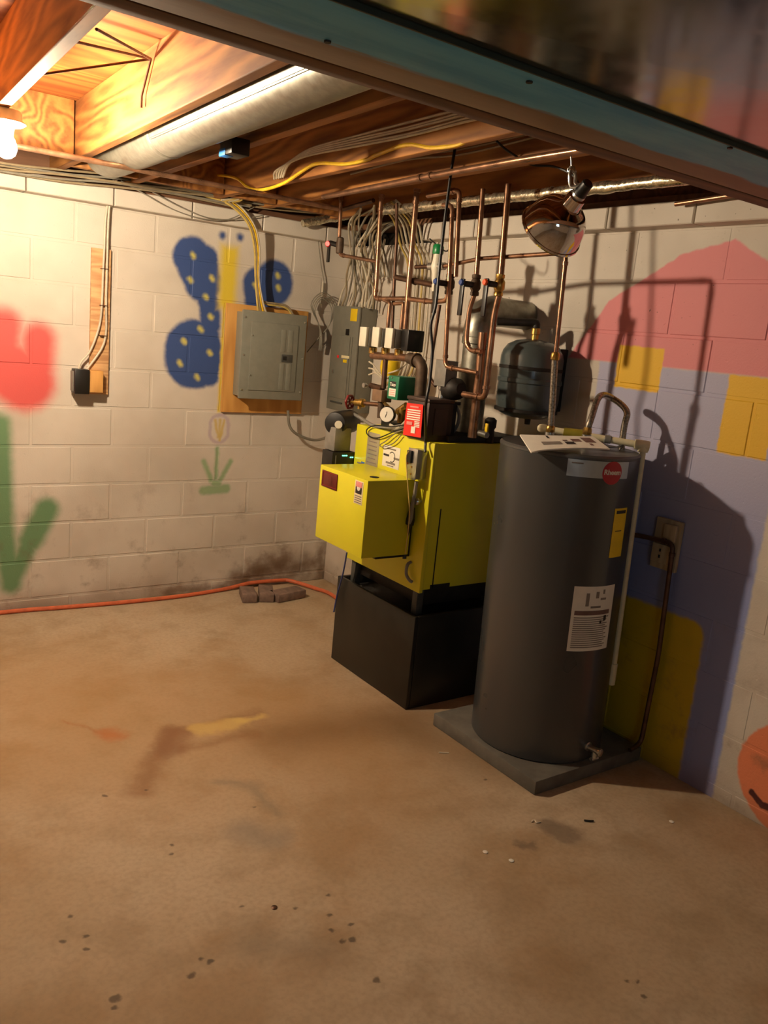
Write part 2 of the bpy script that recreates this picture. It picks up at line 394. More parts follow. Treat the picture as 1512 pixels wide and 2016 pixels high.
# mural on the right wall: pink-roofed lavender house with yellow windows and door, peach sun face
t, flat, P, U, Z, col = wall_base('right_wall_paint', 1); mu = Mural(t, P)
PINK, LAV, GOLD, PEACH = srgb(214, 130, 134), srgb(170, 168, 194), srgb(226, 178, 36), srgb(226, 132, 92)
ytop = (-2.335, 1.568)[1]
yr = (-2.876, 0.007)[0]
body = mu.rect((-2.032, 1.490)[0], yr, -.2, ytop)
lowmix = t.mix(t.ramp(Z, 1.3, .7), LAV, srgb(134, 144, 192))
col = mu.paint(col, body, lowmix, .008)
h = [(-1.874, 1.600), (-2.035, 1.813), (-2.354, 1.992), (-2.565, 2.039), (-2.705, 1.960)]
roof = mu.inter(*[mu.half(h[i], h[i+1]) for i in range(4)], t.math('SUBTRACT', ytop, Z))
col = mu.paint(col, roof, PINK, .006)
col = mu.paint(col, mu.rect((-2.123, 1.633)[0], (-2.344, 1.641)[0], (-2.262, 1.468)[1], (-2.244, 1.639)[1]), GOLD, .005)
col = mu.paint(col, mu.rect((-2.637, 1.561)[0], (-2.834, 1.315)[0], (-2.638, 1.282)[1], (-2.650, 1.566)[1]), GOLD, .005)
dl, dr = (-2.301, 0.637), (-2.725, 0.435)
col = mu.paint(col, mu.union(mu.rect(dl[0], dr[0], -.2, dl[1]-.07), mu.stroke((dl[0]-.05, dl[1]-.06), (dr[0]+.06, dl[1]-.06), .06)), srgb(198, 172, 24), .01)
sun = (-3.152, 0.203)
col = mu.paint(col, mu.stroke(sun, (sun[0], sun[1]+.002), .205), PEACH, .006)
col = mu.paint(col, mu.union(mu.stroke((-3.019, 0.102), (-3.064, 0.076), .012), mu.stroke((-3.064, 0.076), (-3.140, 0.079), .014)), srgb(74, 26, 28), .004)
pn_ = t.noise(flat, 52.0, 2); pk = t.math('MULTIPLY', t.ramp(pn_.outputs[0], .725, .745), t.ramp(Z, 1.5, 1.8)); col = t.mix(t.math('MULTIPLY', pk, .8), col, srgb(84, 70, 54))
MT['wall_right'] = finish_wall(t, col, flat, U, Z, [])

CH = .2032; Z0 = .062
def rowz(k): return max(0.0, Z0+(10-k)*CH), Z0+(11-k)*CH        # row k = 1 (top) .. 11 (cut off by the slab)
def block_mesh(L, H, D, name, m, ch=.004):
    """block lying along +x, front face at y = -D/2 with chamfered front arrises"""
    bm = bmesh.new(); vs = []
    for (y, i) in ((D, 0), (ch, 0), (0, ch)):
        vs.append([bm.verts.new((x, y, z)) for x, z in ((i, i), (L-i, i), (L-i, H-i), (i, H-i))])
    for a, b in zip(vs, vs[1:]):
        for k in range(4): bm.faces.new((a[k], a[(k+1) % 4], b[(k+1) % 4], b[k]))
    bm.faces.new(vs[-1]); bm.faces.new(vs[0][::-1])
    return mesh_of(name, bm, m, False)
BL, JT = .4064, .009
def courses(parent, m, joints, umin, place):
    cache = {}
    for k in range(1, 12):
        z0, z1 = rowz(k); z1 = min(z1, 2.085)
        js = [0.0] + [j for j in joints(k) if j < -.03]
        js = sorted(set(round(j, 4) for j in js if j > umin), reverse=True) + [umin]
        for b, a in zip(js, js[1:]):
            L = round(b-a-JT, 4); H = round(z1-z0-(JT if z0 > .01 else JT/2), 4)
            if L < .02 or H < .02: continue
            key = (L, H)
            if key not in cache: cache[key] = block_mesh(L, H, .09, 'block', m)
            o = bpy.data.objects.new('block', cache[key]); C.objects.link(o); o.parent = parent
            place(o, a+JT/2, z0+(JT/2 if z0 > .01 else 0), random.uniform(-.0012, .0012))
# wall_back: mortar core with blocks standing proud of the joints
wb = struct('wall_back', lambda bm: bx(bm, -6.2, .25, .0022, .24, 0, 2.085), 'wall_back')
def jb(k): return [(n + (.5 if k % 2 else 0))*BL - 1.399 for n in range(-8, 5)]
def plb(o, u, z, e): o.location = (u, e, z)
courses(wb, 'wall_back', jb, -3.6, plb)
wr = struct('wall_right', lambda bm: bx(bm, .0022, .24, -7.2, .0021, 0, 2.085), 'wall_right')
def jr(k): return [(-2.55 if k % 2 else -2.755) + n*BL for n in range(-5, 8)]
def plr(o, u, z, e): o.location = (e, u, z); o.rotation_euler = (0, 0, PI/2); o.scale = (1, -1, 1)
courses(wr, 'wall_right', jr, -4.6, plr)
# projecting cap course on both walls
CAPD = .085
capm = {}
def cap(parent, m, u0, u1, along_x):
    L = round(u1-u0-.006, 3)
    if (L, m) not in capm: capm[(L, m)] = block_mesh(L, .083, .25, 'cap_block', m, .004)
    o = bpy.data.objects.new('cap_block', capm[(L, m)]); C.objects.link(o); o.parent = parent
    if along_x: o.location = (u0+.003, -CAPD, 2.085)
    else: o.location = (-CAPD, u0+.003, 2.085); o.rotation_euler = (0, 0, PI/2); o.scale = (1, -1, 1)
ja = (-1.848, -0.085, 2.143)[0]
x = ja - BL*4
xs = [x + BL*i for i in range(12) if x + BL*i < -.12] + [0.0]
for a, b in zip(xs, xs[1:]): cap(wb, 'wall_back', a, b, True)
jc = (-0.085, -2.439, 2.129)[1]
ys = [jc + BL*i for i in range(-5, 8) if jc + BL*i < -.72]          # the course is missing over the corner, where the cables come through
for a, b in zip(ys, ys[1:]): cap(wr, 'wall_right', a, b, False)
# added dark backing: blocks sky light and stands for deep shade above the wall
obj('gap_backing', lambda bm: bx(bm, -6.2, .24, .13, .24, 2.086, 2.436), 'iron', wb)
obj('gap_backing', lambda bm: bx(bm, .13, .24, -7.2, .129, 2.086, 2.436), 'iron', wr)
# unseen sides of the room
far = mat('far_wall_paint', srgb(206, 196, 180), .7, 0, .06, 3)
struct('wall_left', lambda bm: bx(bm, -6.4, -6.2, -7.2, .24, 0, 2.46), far)
def front(bm):
    for a in ((-6.2, -4.15, 0, 2.46), (-3.05, .24, 0, 2.46), (-4.15, -3.05, 0, 1.48), (-4.15, -3.05, 2.02, 2.46)): bx(bm, a[0], a[1], -7.2, -7.0, a[2], a[3])
struct('wall_front', front, far)
def wfr(bm):
    for a in ((-4.15, -4.11, 1.48, 2.02), (-3.09, -3.05, 1.48, 2.02), (-4.11, -3.09, 1.48, 1.52), (-4.11, -3.09, 1.98, 2.02), (-3.62, -3.58, 1.52, 1.98)): bx(bm, a[0], a[1], -7.06, -7.0, a[2], a[3], .004)
wn = struct('window_1', wfr, 'white_plastic')
glass = NT('window_glass'); glass.set('Base Color', (.9, .95, 1, 1)); glass.set('Roughness', .1); glass.set('Transmission Weight', 1.0)
for a in ((-4.11, -3.62), (-3.58, -3.09)): obj('pane', lambda bm: bx(bm, a[0], a[1], -7.035, -7.03, 1.52, 1.98), glass.m, wn)

# ---------------------------------------------------------------- concrete floor with its stains
t = NT('stained_concrete'); p = t.pos(); sep = t.node('ShaderNodeSeparateXYZ'); t.l.new(p, sep.inputs[0])
cmb = t.node('ShaderNodeCombineXYZ'); t.l.new(sep.outputs[0], cmb.inputs[0]); t.l.new(sep.outputs[1], cmb.inputs[1]); flat = cmb.outputs[0]
wob = t.noise(flat, 9.0, 4, .6); w2 = t.node('ShaderNodeVectorMath', operation='MULTIPLY_ADD'); t.l.new(wob.outputs['Color'], w2.inputs[0]); w2.inputs[1].default_value = (.12, .12, 0); t.l.new(flat, w2.inputs[2])
sh = t.node('ShaderNodeVectorMath', operation='SUBTRACT'); t.l.new(w2.outputs[0], sh.inputs[0]); sh.inputs[1].default_value = (.06, .06, 0)
mu = Mural(t, sh.outputs[0]); mp_ = t.noise(flat, 40.0, 2); w3 = t.node('ShaderNodeVectorMath', operation='MULTIPLY_ADD'); t.l.new(mp_.outputs['Color'], w3.inputs[0]); w3.inputs[1].default_value = (.02, .02, 0); t.l.new(flat, w3.inputs[2])
ms = Mural(t, w3.outputs[0])
n1 = t.noise(flat, 1.1, 4); n2 = t.noise(flat, 5.0, 4, .62); n3 = t.noise(flat, 60.0, 2)
col = t.mix(t.ramp(n1.outputs[0], .35, .68), srgb(184, 166, 140), srgb(172, 148, 116))
col = t.mix(t.math('MULTIPLY', t.ramp(n2.outputs[0], .45, .72), .4), col, srgb(138, 114, 82))
n4 = t.noise(flat, 2.3, 5, .6); col = t.mix(t.math('MULTIPLY', t.ramp(n4.outputs[0], .5, .68), .5), col, srgb(150, 118, 78))
col = t.mix(t.math('MULTIPLY', t.ramp(n3.outputs[0], .35, .75), .2), col, srgb(112, 98, 80))
# ochre wash towards the boiler, rust, yellow and brown spills, grey patches, damp under the heater
col = mu.paint(col, mu.stroke((-1.987, -1.210), (-1.107, -1.795), .55), srgb(158, 118, 66), .5, .55)
col = mu.paint(col, mu.stroke((-1.239, -1.782), (-0.677, -1.838), .12), srgb(112, 78, 38), .16, .6)
col = mu.paint(col, mu.stroke((-0.721, -1.970), (-0.614, -2.293), .13), srgb(110, 82, 46), .14, .55)
col = mu.paint(col, mu.union(mu.stroke((-1.231, -1.542), (-1.648, -1.596), .012), mu.stroke((-1.338, -1.714), (-1.649, -1.704), .012), mu.stroke((-1.616, -1.565), (-1.877, -1.923), .035)), srgb(124, 80, 40), .04, .6)
col = mu.paint(col, mu.stroke((-1.674, -1.692), (-1.615, -1.588), .062), srgb(128, 88, 58), .03, .6)
col = mu.paint(col, mu.stroke((-1.514, -1.597), (-1.356, -1.611), .045), srgb(200, 170, 96), .024, .65)
col = mu.paint(col, mu.stroke((-1.354, -1.607), (-1.244, -1.577), .018), srgb(200, 170, 96), .018, .6)
col = mu.paint(col, mu.stroke((-1.852, -1.467), (-1.822, -1.494), .036), srgb(168, 92, 34), .036, .65)
col = mu.paint(col, mu.stroke((-1.954, -1.311), (-1.873, -1.440), .008), srgb(150, 92, 40), .014, .5)
col = mu.paint(col, mu.stroke((-1.665, -2.273), (-1.583, -2.360), .05), srgb(120, 112, 102), .05, .5)
col = mu.paint(col, mu.union(mu.stroke((-1.607, -1.981), (-1.502, -2.050), .022), mu.stroke((-1.502, -2.050), (-1.510, -2.239), .02)), srgb(116, 108, 92), .03, .5)
col = mu.paint(col, mu.stroke((-0.705, -2.721), (-0.699, -2.774), .05), srgb(98, 84, 70), .02, .6)
col = mu.paint(col, mu.stroke((-0.892, -2.765), (-0.845, -2.776), .014), srgb(98, 84, 70), .012, .6)
col = mu.paint(col, mu.stroke((-1.821, -2.763), (-1.699, -2.870), .06), srgb(108, 98, 84), .08, .35)
dots = [(-2.209, -2.753), (-2.219, -2.780), (-2.027, -2.771), (-1.967, -2.752), (-1.986, -2.732), (-2.226, -2.426), (-2.211, -2.517), (-2.224, -2.565), (-2.267, -2.508), (-1.881, -2.251), (-1.899, -2.295), (-1.607, -2.859), (-1.634, -2.851), (-1.580, -2.807), (-1.612, -2.747), (-1.638, -2.801), (-1.630, -3.006), (-1.809, -2.601), (-1.683, -2.677), (-1.572, -2.672), (-1.056, -3.385), (-1.053, -3.327), (-1.030, -3.343), (-1.980, -1.898), (-1.846, -1.924), (-1.565, -2.178), (-0.714, -2.390)]
rad = [.017, .009, .011, .011, .007, .008, .009, .008, .009, .008, .008, .014, .009, .009, .009, .008, .012, .005, .006, .007, .008, .006, .006, .012, .006, .006, .006]
for i in range(0, len(dots), 9):
    col = ms.paint(col, ms.union(*[ms.stroke((a[0]+.01, a[1]+.01), (a[0]+.013, a[1]+.01), r*.75) for a, r in zip(dots[i:i+9], rad[i:i+9])]), srgb(66, 54, 42), .004, .75)
t.set('Base Color', col); t.set('Roughness', .78); t.bump(t.math('ADD', n3.outputs[0], n2.outputs[0]), .2, .003)
MT['floor'] = t.m
struct('floor', lambda bm: bx(bm, -6.4, .24, -7.2, .24, -.12, 0), 'floor')

# ---------------------------------------------------------------- ceiling: subfloor on joists, sill plates
ceil = struct('ceiling', lambda bm: bx(bm, -6.4, .24, -7.2, .24, 2.436, 2.458), 'subfloor')
SK = .028
def joist(xl, m='joist'):
    def f(bm):
        r = bmesh.ops.create_cube(bm, size=1.0)
        for v in r['verts']:
            y = -2.03+v.co.y*4.1; v.co = Vector((xl+.019+v.co.x*.038+SK*(y+1.5), y, 2.318+v.co.z*.235))
        bmesh.ops.bevel(bm, geom=bm.edges[:], offset=.003, segments=1, affect='EDGES')
    return obj('joist', f, m, ceil)
JX = [-4.24, -3.83, -3.42, -3.0, -2.6, -2.19, -1.765, -1.415, -.985, -.69, -.29]
for x in JX: joist(x)
# blocking nailed between joists, and the rim boards over both walls
obj('blocking', lambda bm: bx(bm, -2.175, -1.745, -.50, -.46, 2.2, 2.435, .003), 'joist', ceil)
for a, b in zip(JX[6:], JX[7:]): obj('blocking', lambda bm: bx(bm, a+.06, b+.02, -.30, -.26, 2.2, 2.435, .003), 'joist', ceil)
obj('rim_board', lambda bm: bx(bm, -6.2, .05, .03, .07, 2.2, 2.435), 'joist_dark', ceil)
obj('rim_board', lambda bm: bx(bm, .03, .07, -4.2, .03, 2.2, 2.435), 'joist_dark', ceil)
for i, f in enumerate((lambda bm: bx(bm, -6.2, .02, -.045, .1, 2.169, 2.2, .003), lambda bm: bx(bm, -.045, .1, -7.0, -.046, 2.169, 2.2, .003))):
    struct('trim_%d' % (i+1), f, 'joist_dark')

# ---------------------------------------------------------------- beam and trunk duct over the near half of the room
beam = thing('support_beam', 'long ceiling beam with worn blue paint over brown wood', 'beam', (-3.1, -3.15, 2.03))
obj('edge_board', lambda bm: bx(bm, -6.15, -.005, -3.058, -2.998, 2.03, 2.195, .003), 'joist_dark', beam)
t = NT('worn_blue_paint'); p = t.pos(); sep = t.node('ShaderNodeSeparateXYZ'); t.l.new(p, sep.inputs[0])
mp = t.node('ShaderNodeMapping'); t.l.new(p, mp.inputs[0]); mp.inputs['Scale'].default_value = (.35, 2.2, 1)
na = t.noise(mp.outputs[0], 9.0, 4, .6); nb = t.noise(mp.outputs[0], 22.0, 3)
edge = t.math('MULTIPLY_ADD', na.outputs[0], .07, sep.outputs[1])
brown = t.mix(nb.outputs[0], srgb(98, 72, 44), srgb(128, 98, 62)); blue = t.mix(t.ramp(na.outputs[0], .3, .7), srgb(58, 148, 200), srgb(96, 176, 214))
t.set('Base Color', t.mix(t.ramp(edge, -3.108, -3.124), brown, blue)); t.set('Roughness', .55); t.bump(nb.outputs[0], .25, .002)
obj('painted_plank', lambda bm: bx(bm, -6.15, -.005, -3.30, -3.062, 2.03, 2.195, .004), t.m, beam, 'blue painted plank with ragged brown edge')
obj('shade_strip', lambda bm: bx(bm, -6.15, -.005, -3.3062, -3.3004, 2.029, 2.06, .001), mat('shade_strip_green', srgb(30, 46, 40), .6), beam)  # added strip; its dark green stands in for shade at the plank edge
for P_ in ((-1.718, -3.269, 2.030), (-1.166, -3.294, 2.030), (-2.051, -3.157, 2.030)):
    obj('bolt_head', lambda bm: lathe(bm, [(.006, -.003), (.006, .004)], P_, (0, 0, 1), 8), 'iron', beam)
td = thing('trunk_duct', 'wide flat sheet-metal trunk duct alongside the blue beam', 'duct', (-1.14, -3.61, 2.046))
def section(x0, x1, y0=-3.915, y1=-3.310, z=2.038, h=.15, drop=.0035):
    def f(bm):
        b = [bm.verts.new(v) for v in ((x0, y0, z), (x1, y0, z), (x1, y1, z), (x0, y1, z))]; c = bm.verts.new(((x0+x1)/2, (y0+y1)/2, z-drop))
        u = [bm.verts.new((v.co.x, v.co.y, z+h)) for v in b]
        for i in range(4): bm.faces.new((b[i], b[(i+1) % 4], c)); bm.faces.new((b[i], b[(i+1) % 4], u[(i+1) % 4], u[i]))
        bm.faces.new(u)
    return f
for a in ((-2.22, -.06), (-4.40, -2.222), (-6.15, -4.402)):
    obj('duct_section', section(*a), 'galv_trunk', td, smooth=False)
for x in (-2.221, -4.401): obj('seam_cleat', lambda bm: bx(bm, x-.012, x+.012, -3.914, -3.311, 2.032, 2.0375, .001), 'galv_trunk', td)

# ---------------------------------------------------------------- round supply duct between two joists
rd = thing('round_duct', 'round galvanized duct running between the ceiling joists', 'duct', (-1.6, -1.9, 2.14))
def rdp(y): return (-1.615+SK*(y+1.5), y, 2.235)
def dz(bm): tube(bm, [rdp(-3.9), rdp(-1.25)], .088, 28)
obj('pipe_length', dz, 'galv', rd)
obj('pipe_length', lambda bm: tube(bm, [rdp(-1.26), rdp(-.52), (rdp(-.3)[0], -.36, 2.26), (rdp(-.3)[0], -.31, 2.4)], .086, 28, .06), 'galv', rd)
obj('joint_band', lambda bm: lathe(bm, [(.0885, 0), (.0905, .006), (.0905, .03), (.0885, .036)], rdp(-1.28), (SK, 1, 0), 28), 'galv', rd)
def seam(bm):
    a = math.radians(208); tube(bm, [Vector(rdp(-3.9))+Vector((math.cos(a)*.0885, 0, math.sin(a)*.0885)), Vector(rdp(-1.3))+Vector((math.cos(a)*.0885, 0, math.sin(a)*.0885))], .004, 6)
obj('lock_seam', seam, 'galv', rd)

# ---------------------------------------------------------------- bare bulb lamp
bm_ = NT('lit_bulb'); bm_.set('Base Color', (1, .9, .75, 1)); bm_.set('Emission Color', (1.0, .80, .56, 1)); bm_.set('Emission Strength', BULB); MT['bulb'] = bm_.m
def bulb_lamp(x, y, label):
    L = thing('bulb_lamp', label, 'lamp', (x, y, 2.2))
    obj('ceiling_box', lambda bm: lathe(bm, [(.045, 0), (.05, -.008), (.05, -.032)], (x, y, 2.199), (0, 0, 1), 20), 'white_fixture', L)
    obj('lamp_holder', lambda bm: lathe(bm, [(.058, 0), (.062, -.006), (.05, -.014), (.026, -.02), (.022, -.045), (.017, -.046)], (x, y, 2.166), (0, 0, 1), 24), 'white_fixture', L)
    return L
L1 = bulb_lamp(-2.150, -1.215, 'bare glowing bulb in a white porcelain holder under a joist')
obj('bulb', lambda bm: lathe(bm, [(.013, .026), (.016, .012), (.026, -.004), (.033, -.022), (.034, -.036), (.029, -.052), (.016, -.064), (.003, -.068)], (-2.150, -1.215, 2.114), (0, 0, 1), 20), 'bulb', L1)

# ---------------------------------------------------------------- metal cross bracing between two joists
br = thing('cross_bracing', 'thin steel cross bracing straps between the bright joists', 'bracing', (-1.95, -1.62, 2.21))
def strap(a, b): return lambda bm: tube(bm, [a, b], .004, 6)
a = (-1.776, -1.530, 2.387)
for b in ((-2.151, -1.434, 2.260), (-2.151, -2.023, 2.241), (-2.151, -2.245, 2.219)): obj('strap', strap(a, b), 'steel_strap', br)
obj('strap', lambda bm: tube(bm, [a, (-1.776, -1.451, 2.290), (-1.776, -1.450, 2.253)], .004, 6), 'steel_strap', br)

# ---------------------------------------------------------------- pipes on the ceiling
def pipe(label, pts, r=.0075, m='copper', fil=.03, name='copper_pipe', cat='pipe', group=None, n=12, fittings=()):
    T_ = thing(name, label, cat, pts[-1], group)
    obj('tube', lambda bm: tube(bm, pts, r, n, fil), m, T_)
    pts = [Vector(p) for p in pts]
    for i in fittings:                                   # sweated elbow / coupling collars
        p = pts[i]
        for q in (pts[i-1] if i > 0 else None, pts[i+1] if i+1 < len(pts) else None):
            if q is None: continue
            d = (q-p).normalized(); a = p+d*min(fil*1.05+.004, (q-p).length*.45)
            obj('fitting', lambda bm: lathe(bm, [(r*1.02, 0), (r*1.28, .001), (r*1.28, .014), (r*1.02, .015)], a, d, 12), m, T_)
    return T_
pipe('copper pipe crossing below the joists near the back wall', [(-2.95, -.845, 2.152), (-.62, -.845, 2.152)], .011, 'copper', 0)
pipe('bright copper pipe under a joist beside the black hanging cord', [(-0.725, -0.881, 2.185), (-0.782, -1.737, 2.185), (-0.799, -2.233, 2.185), (-0.798, -2.618, 2.185)] , .011, 'copper', .02, fittings=(1,))
pipe('copper pipe along the top of the mural wall', [(-0.120, -2.378, 2.150), (-0.120, -2.601, 2.163)[0:3], (-.12, -3.1, 2.19)], .009, 'copper', .02)
def foilpipe(label, pts):
    pts = [Vector(p) for p in pts]; path = []
    for a, b in zip(pts, pts[1:]):
        n = max(2, int((b-a).length/.025)); path += [a+(b-a)*i/n for i in range(n)]
    path.append(pts[-1]); rr = [.021+random.uniform(-.003, .003) for _ in path]
    path = [p+Vector((random.uniform(-.002, .002), 0, random.uniform(-.002, .002))) for p in path]
    return single('insulated_pipe', label, 'pipe', lambda bm: tube(bm, path, .02, 12, rr=rr), 'foil')
foilpipe('foil wrapped pipe running to the blue beam above the reflector lamp', [(-.40, -.9, 2.175), (-.375, -1.76, 2.178), (-.345, -2.7, 2.178), (-.34, -2.98, 2.178)])
foilpipe('foil wrapped pipe lying along the back corner above the red valve', [(-0.415, -0.140, 2.152), (-0.182, -0.140, 2.220), (-0.036, -0.160, 2.269)])
jb_ = thing('sensor_box', 'small black box with bright blue tape under a joist', 'box', (-1.451, -1.492, 2.170))
c = Vector((-1.466, -1.525, 2.170))
obj('case', lambda bm: bx(bm, c.x-.035, c.x+.035, c.y-.05, c.y+.05, 2.15, 2.205, .004), 'black_plastic', jb_)
obj('tape', lambda bm: bx(bm, c.x-.0365, c.x-.0349, c.y+.0, c.y+.051, 2.1495, 2.172, .0005), 'blue_tape', jb_)
obj('tape', lambda bm: bx(bm, c.x-.036, c.x-.004, c.y+.0, c.y+.051, 2.1485, 2.1499, .0004), 'blue_tape', jb_)

# ---------------------------------------------------------------- cables
JIT = [random.uniform(-1, 1) for _ in range(40)]
ORD = ('first', 'second', 'third', 'fourth', 'fifth', 'sixth', 'seventh', 'eighth', 'ninth', 'tenth', 'eleventh')
def cable(label, pts, r=.0055, m='white_cable', group=None, n=5, name='electrical_cable', cat='cable', k=7):
    path = [Vector((min(p.x, -.004-r), min(p.y, -.004-r), min(p.z, 2.434-r))) for p in spline(pts, n)]
    return single(name, label, cat, lambda bm: tube(bm, path, r, k), m, None, group)
cable('long yellow cable stapled along a joist face', [(-0.998, -0.035, 2.243), (-0.998, -0.098, 2.285), (-0.998, -0.291, 2.287), (-0.998, -0.516, 2.252), (-0.998, -0.650, 2.200), (-0.998, -0.796, 2.177), (-0.998, -1.004, 2.187), (-0.998, -1.178, 2.224), (-0.998, -1.293, 2.238), (-0.998, -1.505, 2.214), (-0.998, -1.654, 2.214), (-0.998, -1.720, 2.223), (-0.998, -1.899, 2.236), (-0.998, -2.047, 2.209), (-0.998, -2.181, 2.202), (-0.998, -2.265, 2.214), (-0.998, -2.415, 2.215)], .007, 'yellow_cable')
for i, (a, b) in enumerate(((316, 470), (325, 475), (330, 482), (336, 490), (342, 498))):
    dx = i*5
    cable('off-white joist cable, %s of the five above the yellow cable' % ('lowest', 'second lowest', 'middle', 'second highest', 'highest')[i], [Vector((-0.930, -1.249, 2.146))+Vector((.004*i, .02*i, .012*i)), Vector((-0.970, -1.030, 2.192))+Vector((0, .012*i, .012*i)), Vector((-1.000, -0.919, 2.213))+Vector((0, -i*.02, 0)), Vector((-1.022, -0.981, 2.239))+Vector((0, -i*.028, .004*i)), Vector((-1.022, -1.222, 2.268))+Vector((0, -i*.012, .006*i)), Vector((-1.022, -1.607, 2.261))+Vector((0, 0, .009*i)), Vector((-1.022, -1.929, 2.255))+Vector((0, 0, .011*i-.005*(i % 2))), Vector((-1.022, -2.273, 2.258))+Vector((0, 0, .01*i)), Vector((-1.022, -2.456, 2.252))+Vector((0, 0, .01*i))][2:], .005, 'white_cable', 'white cables curling off the joist')
for i in range(3):
    cable('%s of three grey cables sagging in the dark joist bay' % ('lowest', 'middle', 'highest')[i], [Vector((-0.720, -1.100, 2.246))+Vector((0, 0, .02+i*.018)), Vector((-0.720, -1.517, 2.261))+Vector((0, 0, .02+i*.016)), Vector((-0.720, -1.838, 2.251))+Vector((0, 0, .012+i*.018)), Vector((-0.720, -2.163, 2.251))+Vector((0, 0, .02+i*.016)), Vector((-0.720, -2.348, 2.263))+Vector((0, 0, .02+i*.012))], .0045, 'tan_cable', 'grey cables in the dark joist bay')
# bunch that runs along the top of the back wall
for i in range(6):
    e = i*.011; yy = -.105-.012*(i % 3)
    P0 = [(-2.210, -0.110, 2.156), (-1.965, -0.110, 2.154), (-1.701, -0.110, 2.167), (-1.451, -0.110, 2.183), (-1.183, -0.110, 2.193), (-0.908, -0.110, 2.197), (-0.732, -0.110, 2.189), (-0.517, -0.110, 2.192), (-0.258, -0.110, 2.210), (-0.088, -0.110, 2.230)]
    if i < 3: P0 = P0[:7]
    pts = [(a[0], a[1]-.014*(i % 3), a[2]-.012+e*.8+.006*math.sin(2*j+i*1.7)) for j, a in enumerate(P0)]
    cable(('lowest tan cable along the back wall top, ending above the panel', 'dark grey cable along the back wall top, ending above the panel', 'second tan cable along the back wall top, ending above the panel', 'lower tan cable along the wall top, running on to the corner', 'dark grey cable along the wall top, running on to the corner', 'highest tan cable along the wall top, running on to the corner')[i], pts, .0055, ('tan_cable', 'grey_cable', 'tan_cable')[i % 3], 'cables along the top of the back wall')
cable('thin wire drooping below the cable bunch beside the butterfly', [(-1.420, -0.110, 2.203), (-1.300, -0.110, 2.161), (-1.153, -0.110, 2.112), (-0.988, -0.110, 2.091), (-0.845, -0.110, 2.110), (-0.703, -0.110, 2.194)], .003, 'grey_cable')
cable('second thin wire drooping towards the butterfly feelers', [(-1.264, -0.118, 2.176), (-1.130, -0.118, 2.133), (-0.991, -0.118, 2.102), (-0.878, -0.118, 2.104), (-0.762, -0.118, 2.127), (-0.643, -0.118, 2.161)], .003, 'grey_cable')
# feeds dropping into the big panel
for i, (a, b) in enumerate(((500, 508), (504, 512), (510, 514), (497, 505))):
    m = ('paleyellow_cable', 'tan_cable', 'yellow_cable', 'white_cable')[i]
    cable('%s cable dropping from the ceiling bunch into the grey panel' % ('pale yellow', 'tan', 'bright yellow', 'off-white')[i], [Vector((-0.998, -0.120, 2.206))+Vector((0, 0, i*.008)), Vector((-0.857, -0.125, 2.184))+Vector((.01*i, 0, i*.006)), Vector((-0.740, -0.125, 2.104))+Vector((.012*i, 0, 0)), Vector((-0.680, -0.100, 1.981))+Vector((.01*i, 0, 0)), Vector((-0.660, -0.090, 1.836))+Vector((.007*i, 0, 0)), Vector((-0.642, -0.090, 1.715))+Vector((.011*i, 0, 0)), Vector((-0.629, -0.085, 1.655))+Vector((.016*i, 0, .0))], .0058, m, 'cables dropping into the grey panel')
cable('cable looping over the top of the grey panel', [(-0.615, -0.070, 1.745), (-0.588, -0.070, 1.709), (-0.507, -0.070, 1.705), (-0.441, -0.070, 1.698), (-0.395, -0.070, 1.653)], .006, 'tan_cable')
cable('second cable looping over the top of the grey panel', [(-0.603, -0.062, 1.712), (-0.551, -0.062, 1.695), (-0.486, -0.062, 1.696), (-0.426, -0.062, 1.679), (-0.403, -0.062, 1.647)], .006, 'paleyellow_cable')
for i in range(4):
    cable('short %s cable end through a joist hole, %s' % (('off-white', 'yellow')[i % 2], ('nearer the outlet board', 'nearer the corner')[i//2]), [Vector((-0.930, -0.200, 2.187))+Vector((i*.02, 0, 0)), Vector((-0.877, -0.200, 2.195))+Vector((i*.018, 0, .008)), Vector((-0.836, -0.200, 2.227))+Vector((i*.014, 0, .012)), Vector((-0.821, -0.200, 2.260))+Vector((i*.014, .03, .03))], .005, ('white_cable', 'paleyellow_cable')[i % 2], 'cable ends poking through a joist')
# pair down to the outlet
cable('left cable of the pair running down the board to the black outlet', [(-1.405, -0.036, 2.345), (-1.418, -0.036, 2.248), (-1.448, -0.036, 2.166), (-1.467, -0.036, 2.024), (-1.470, -0.036, 1.902), (-1.474, -0.036, 1.754), (-1.476, -0.036, 1.630), (-1.486, -0.036, 1.503), (-1.529, -0.036, 1.372), (-1.573, -0.036, 1.313), (-1.588, -0.036, 1.267)], .0055, 'white_cable')
cable('right cable of the pair running down the board to the black outlet', [(-1.400, -0.036, 2.346), (-1.410, -0.036, 2.237), (-1.443, -0.036, 2.148), (-1.454, -0.036, 2.002), (-1.455, -0.036, 1.806), (-1.456, -0.036, 1.632), (-1.452, -0.036, 1.480), (-1.466, -0.036, 1.402), (-1.503, -0.036, 1.336), (-1.547, -0.036, 1.274)], .0055, 'white_cable')
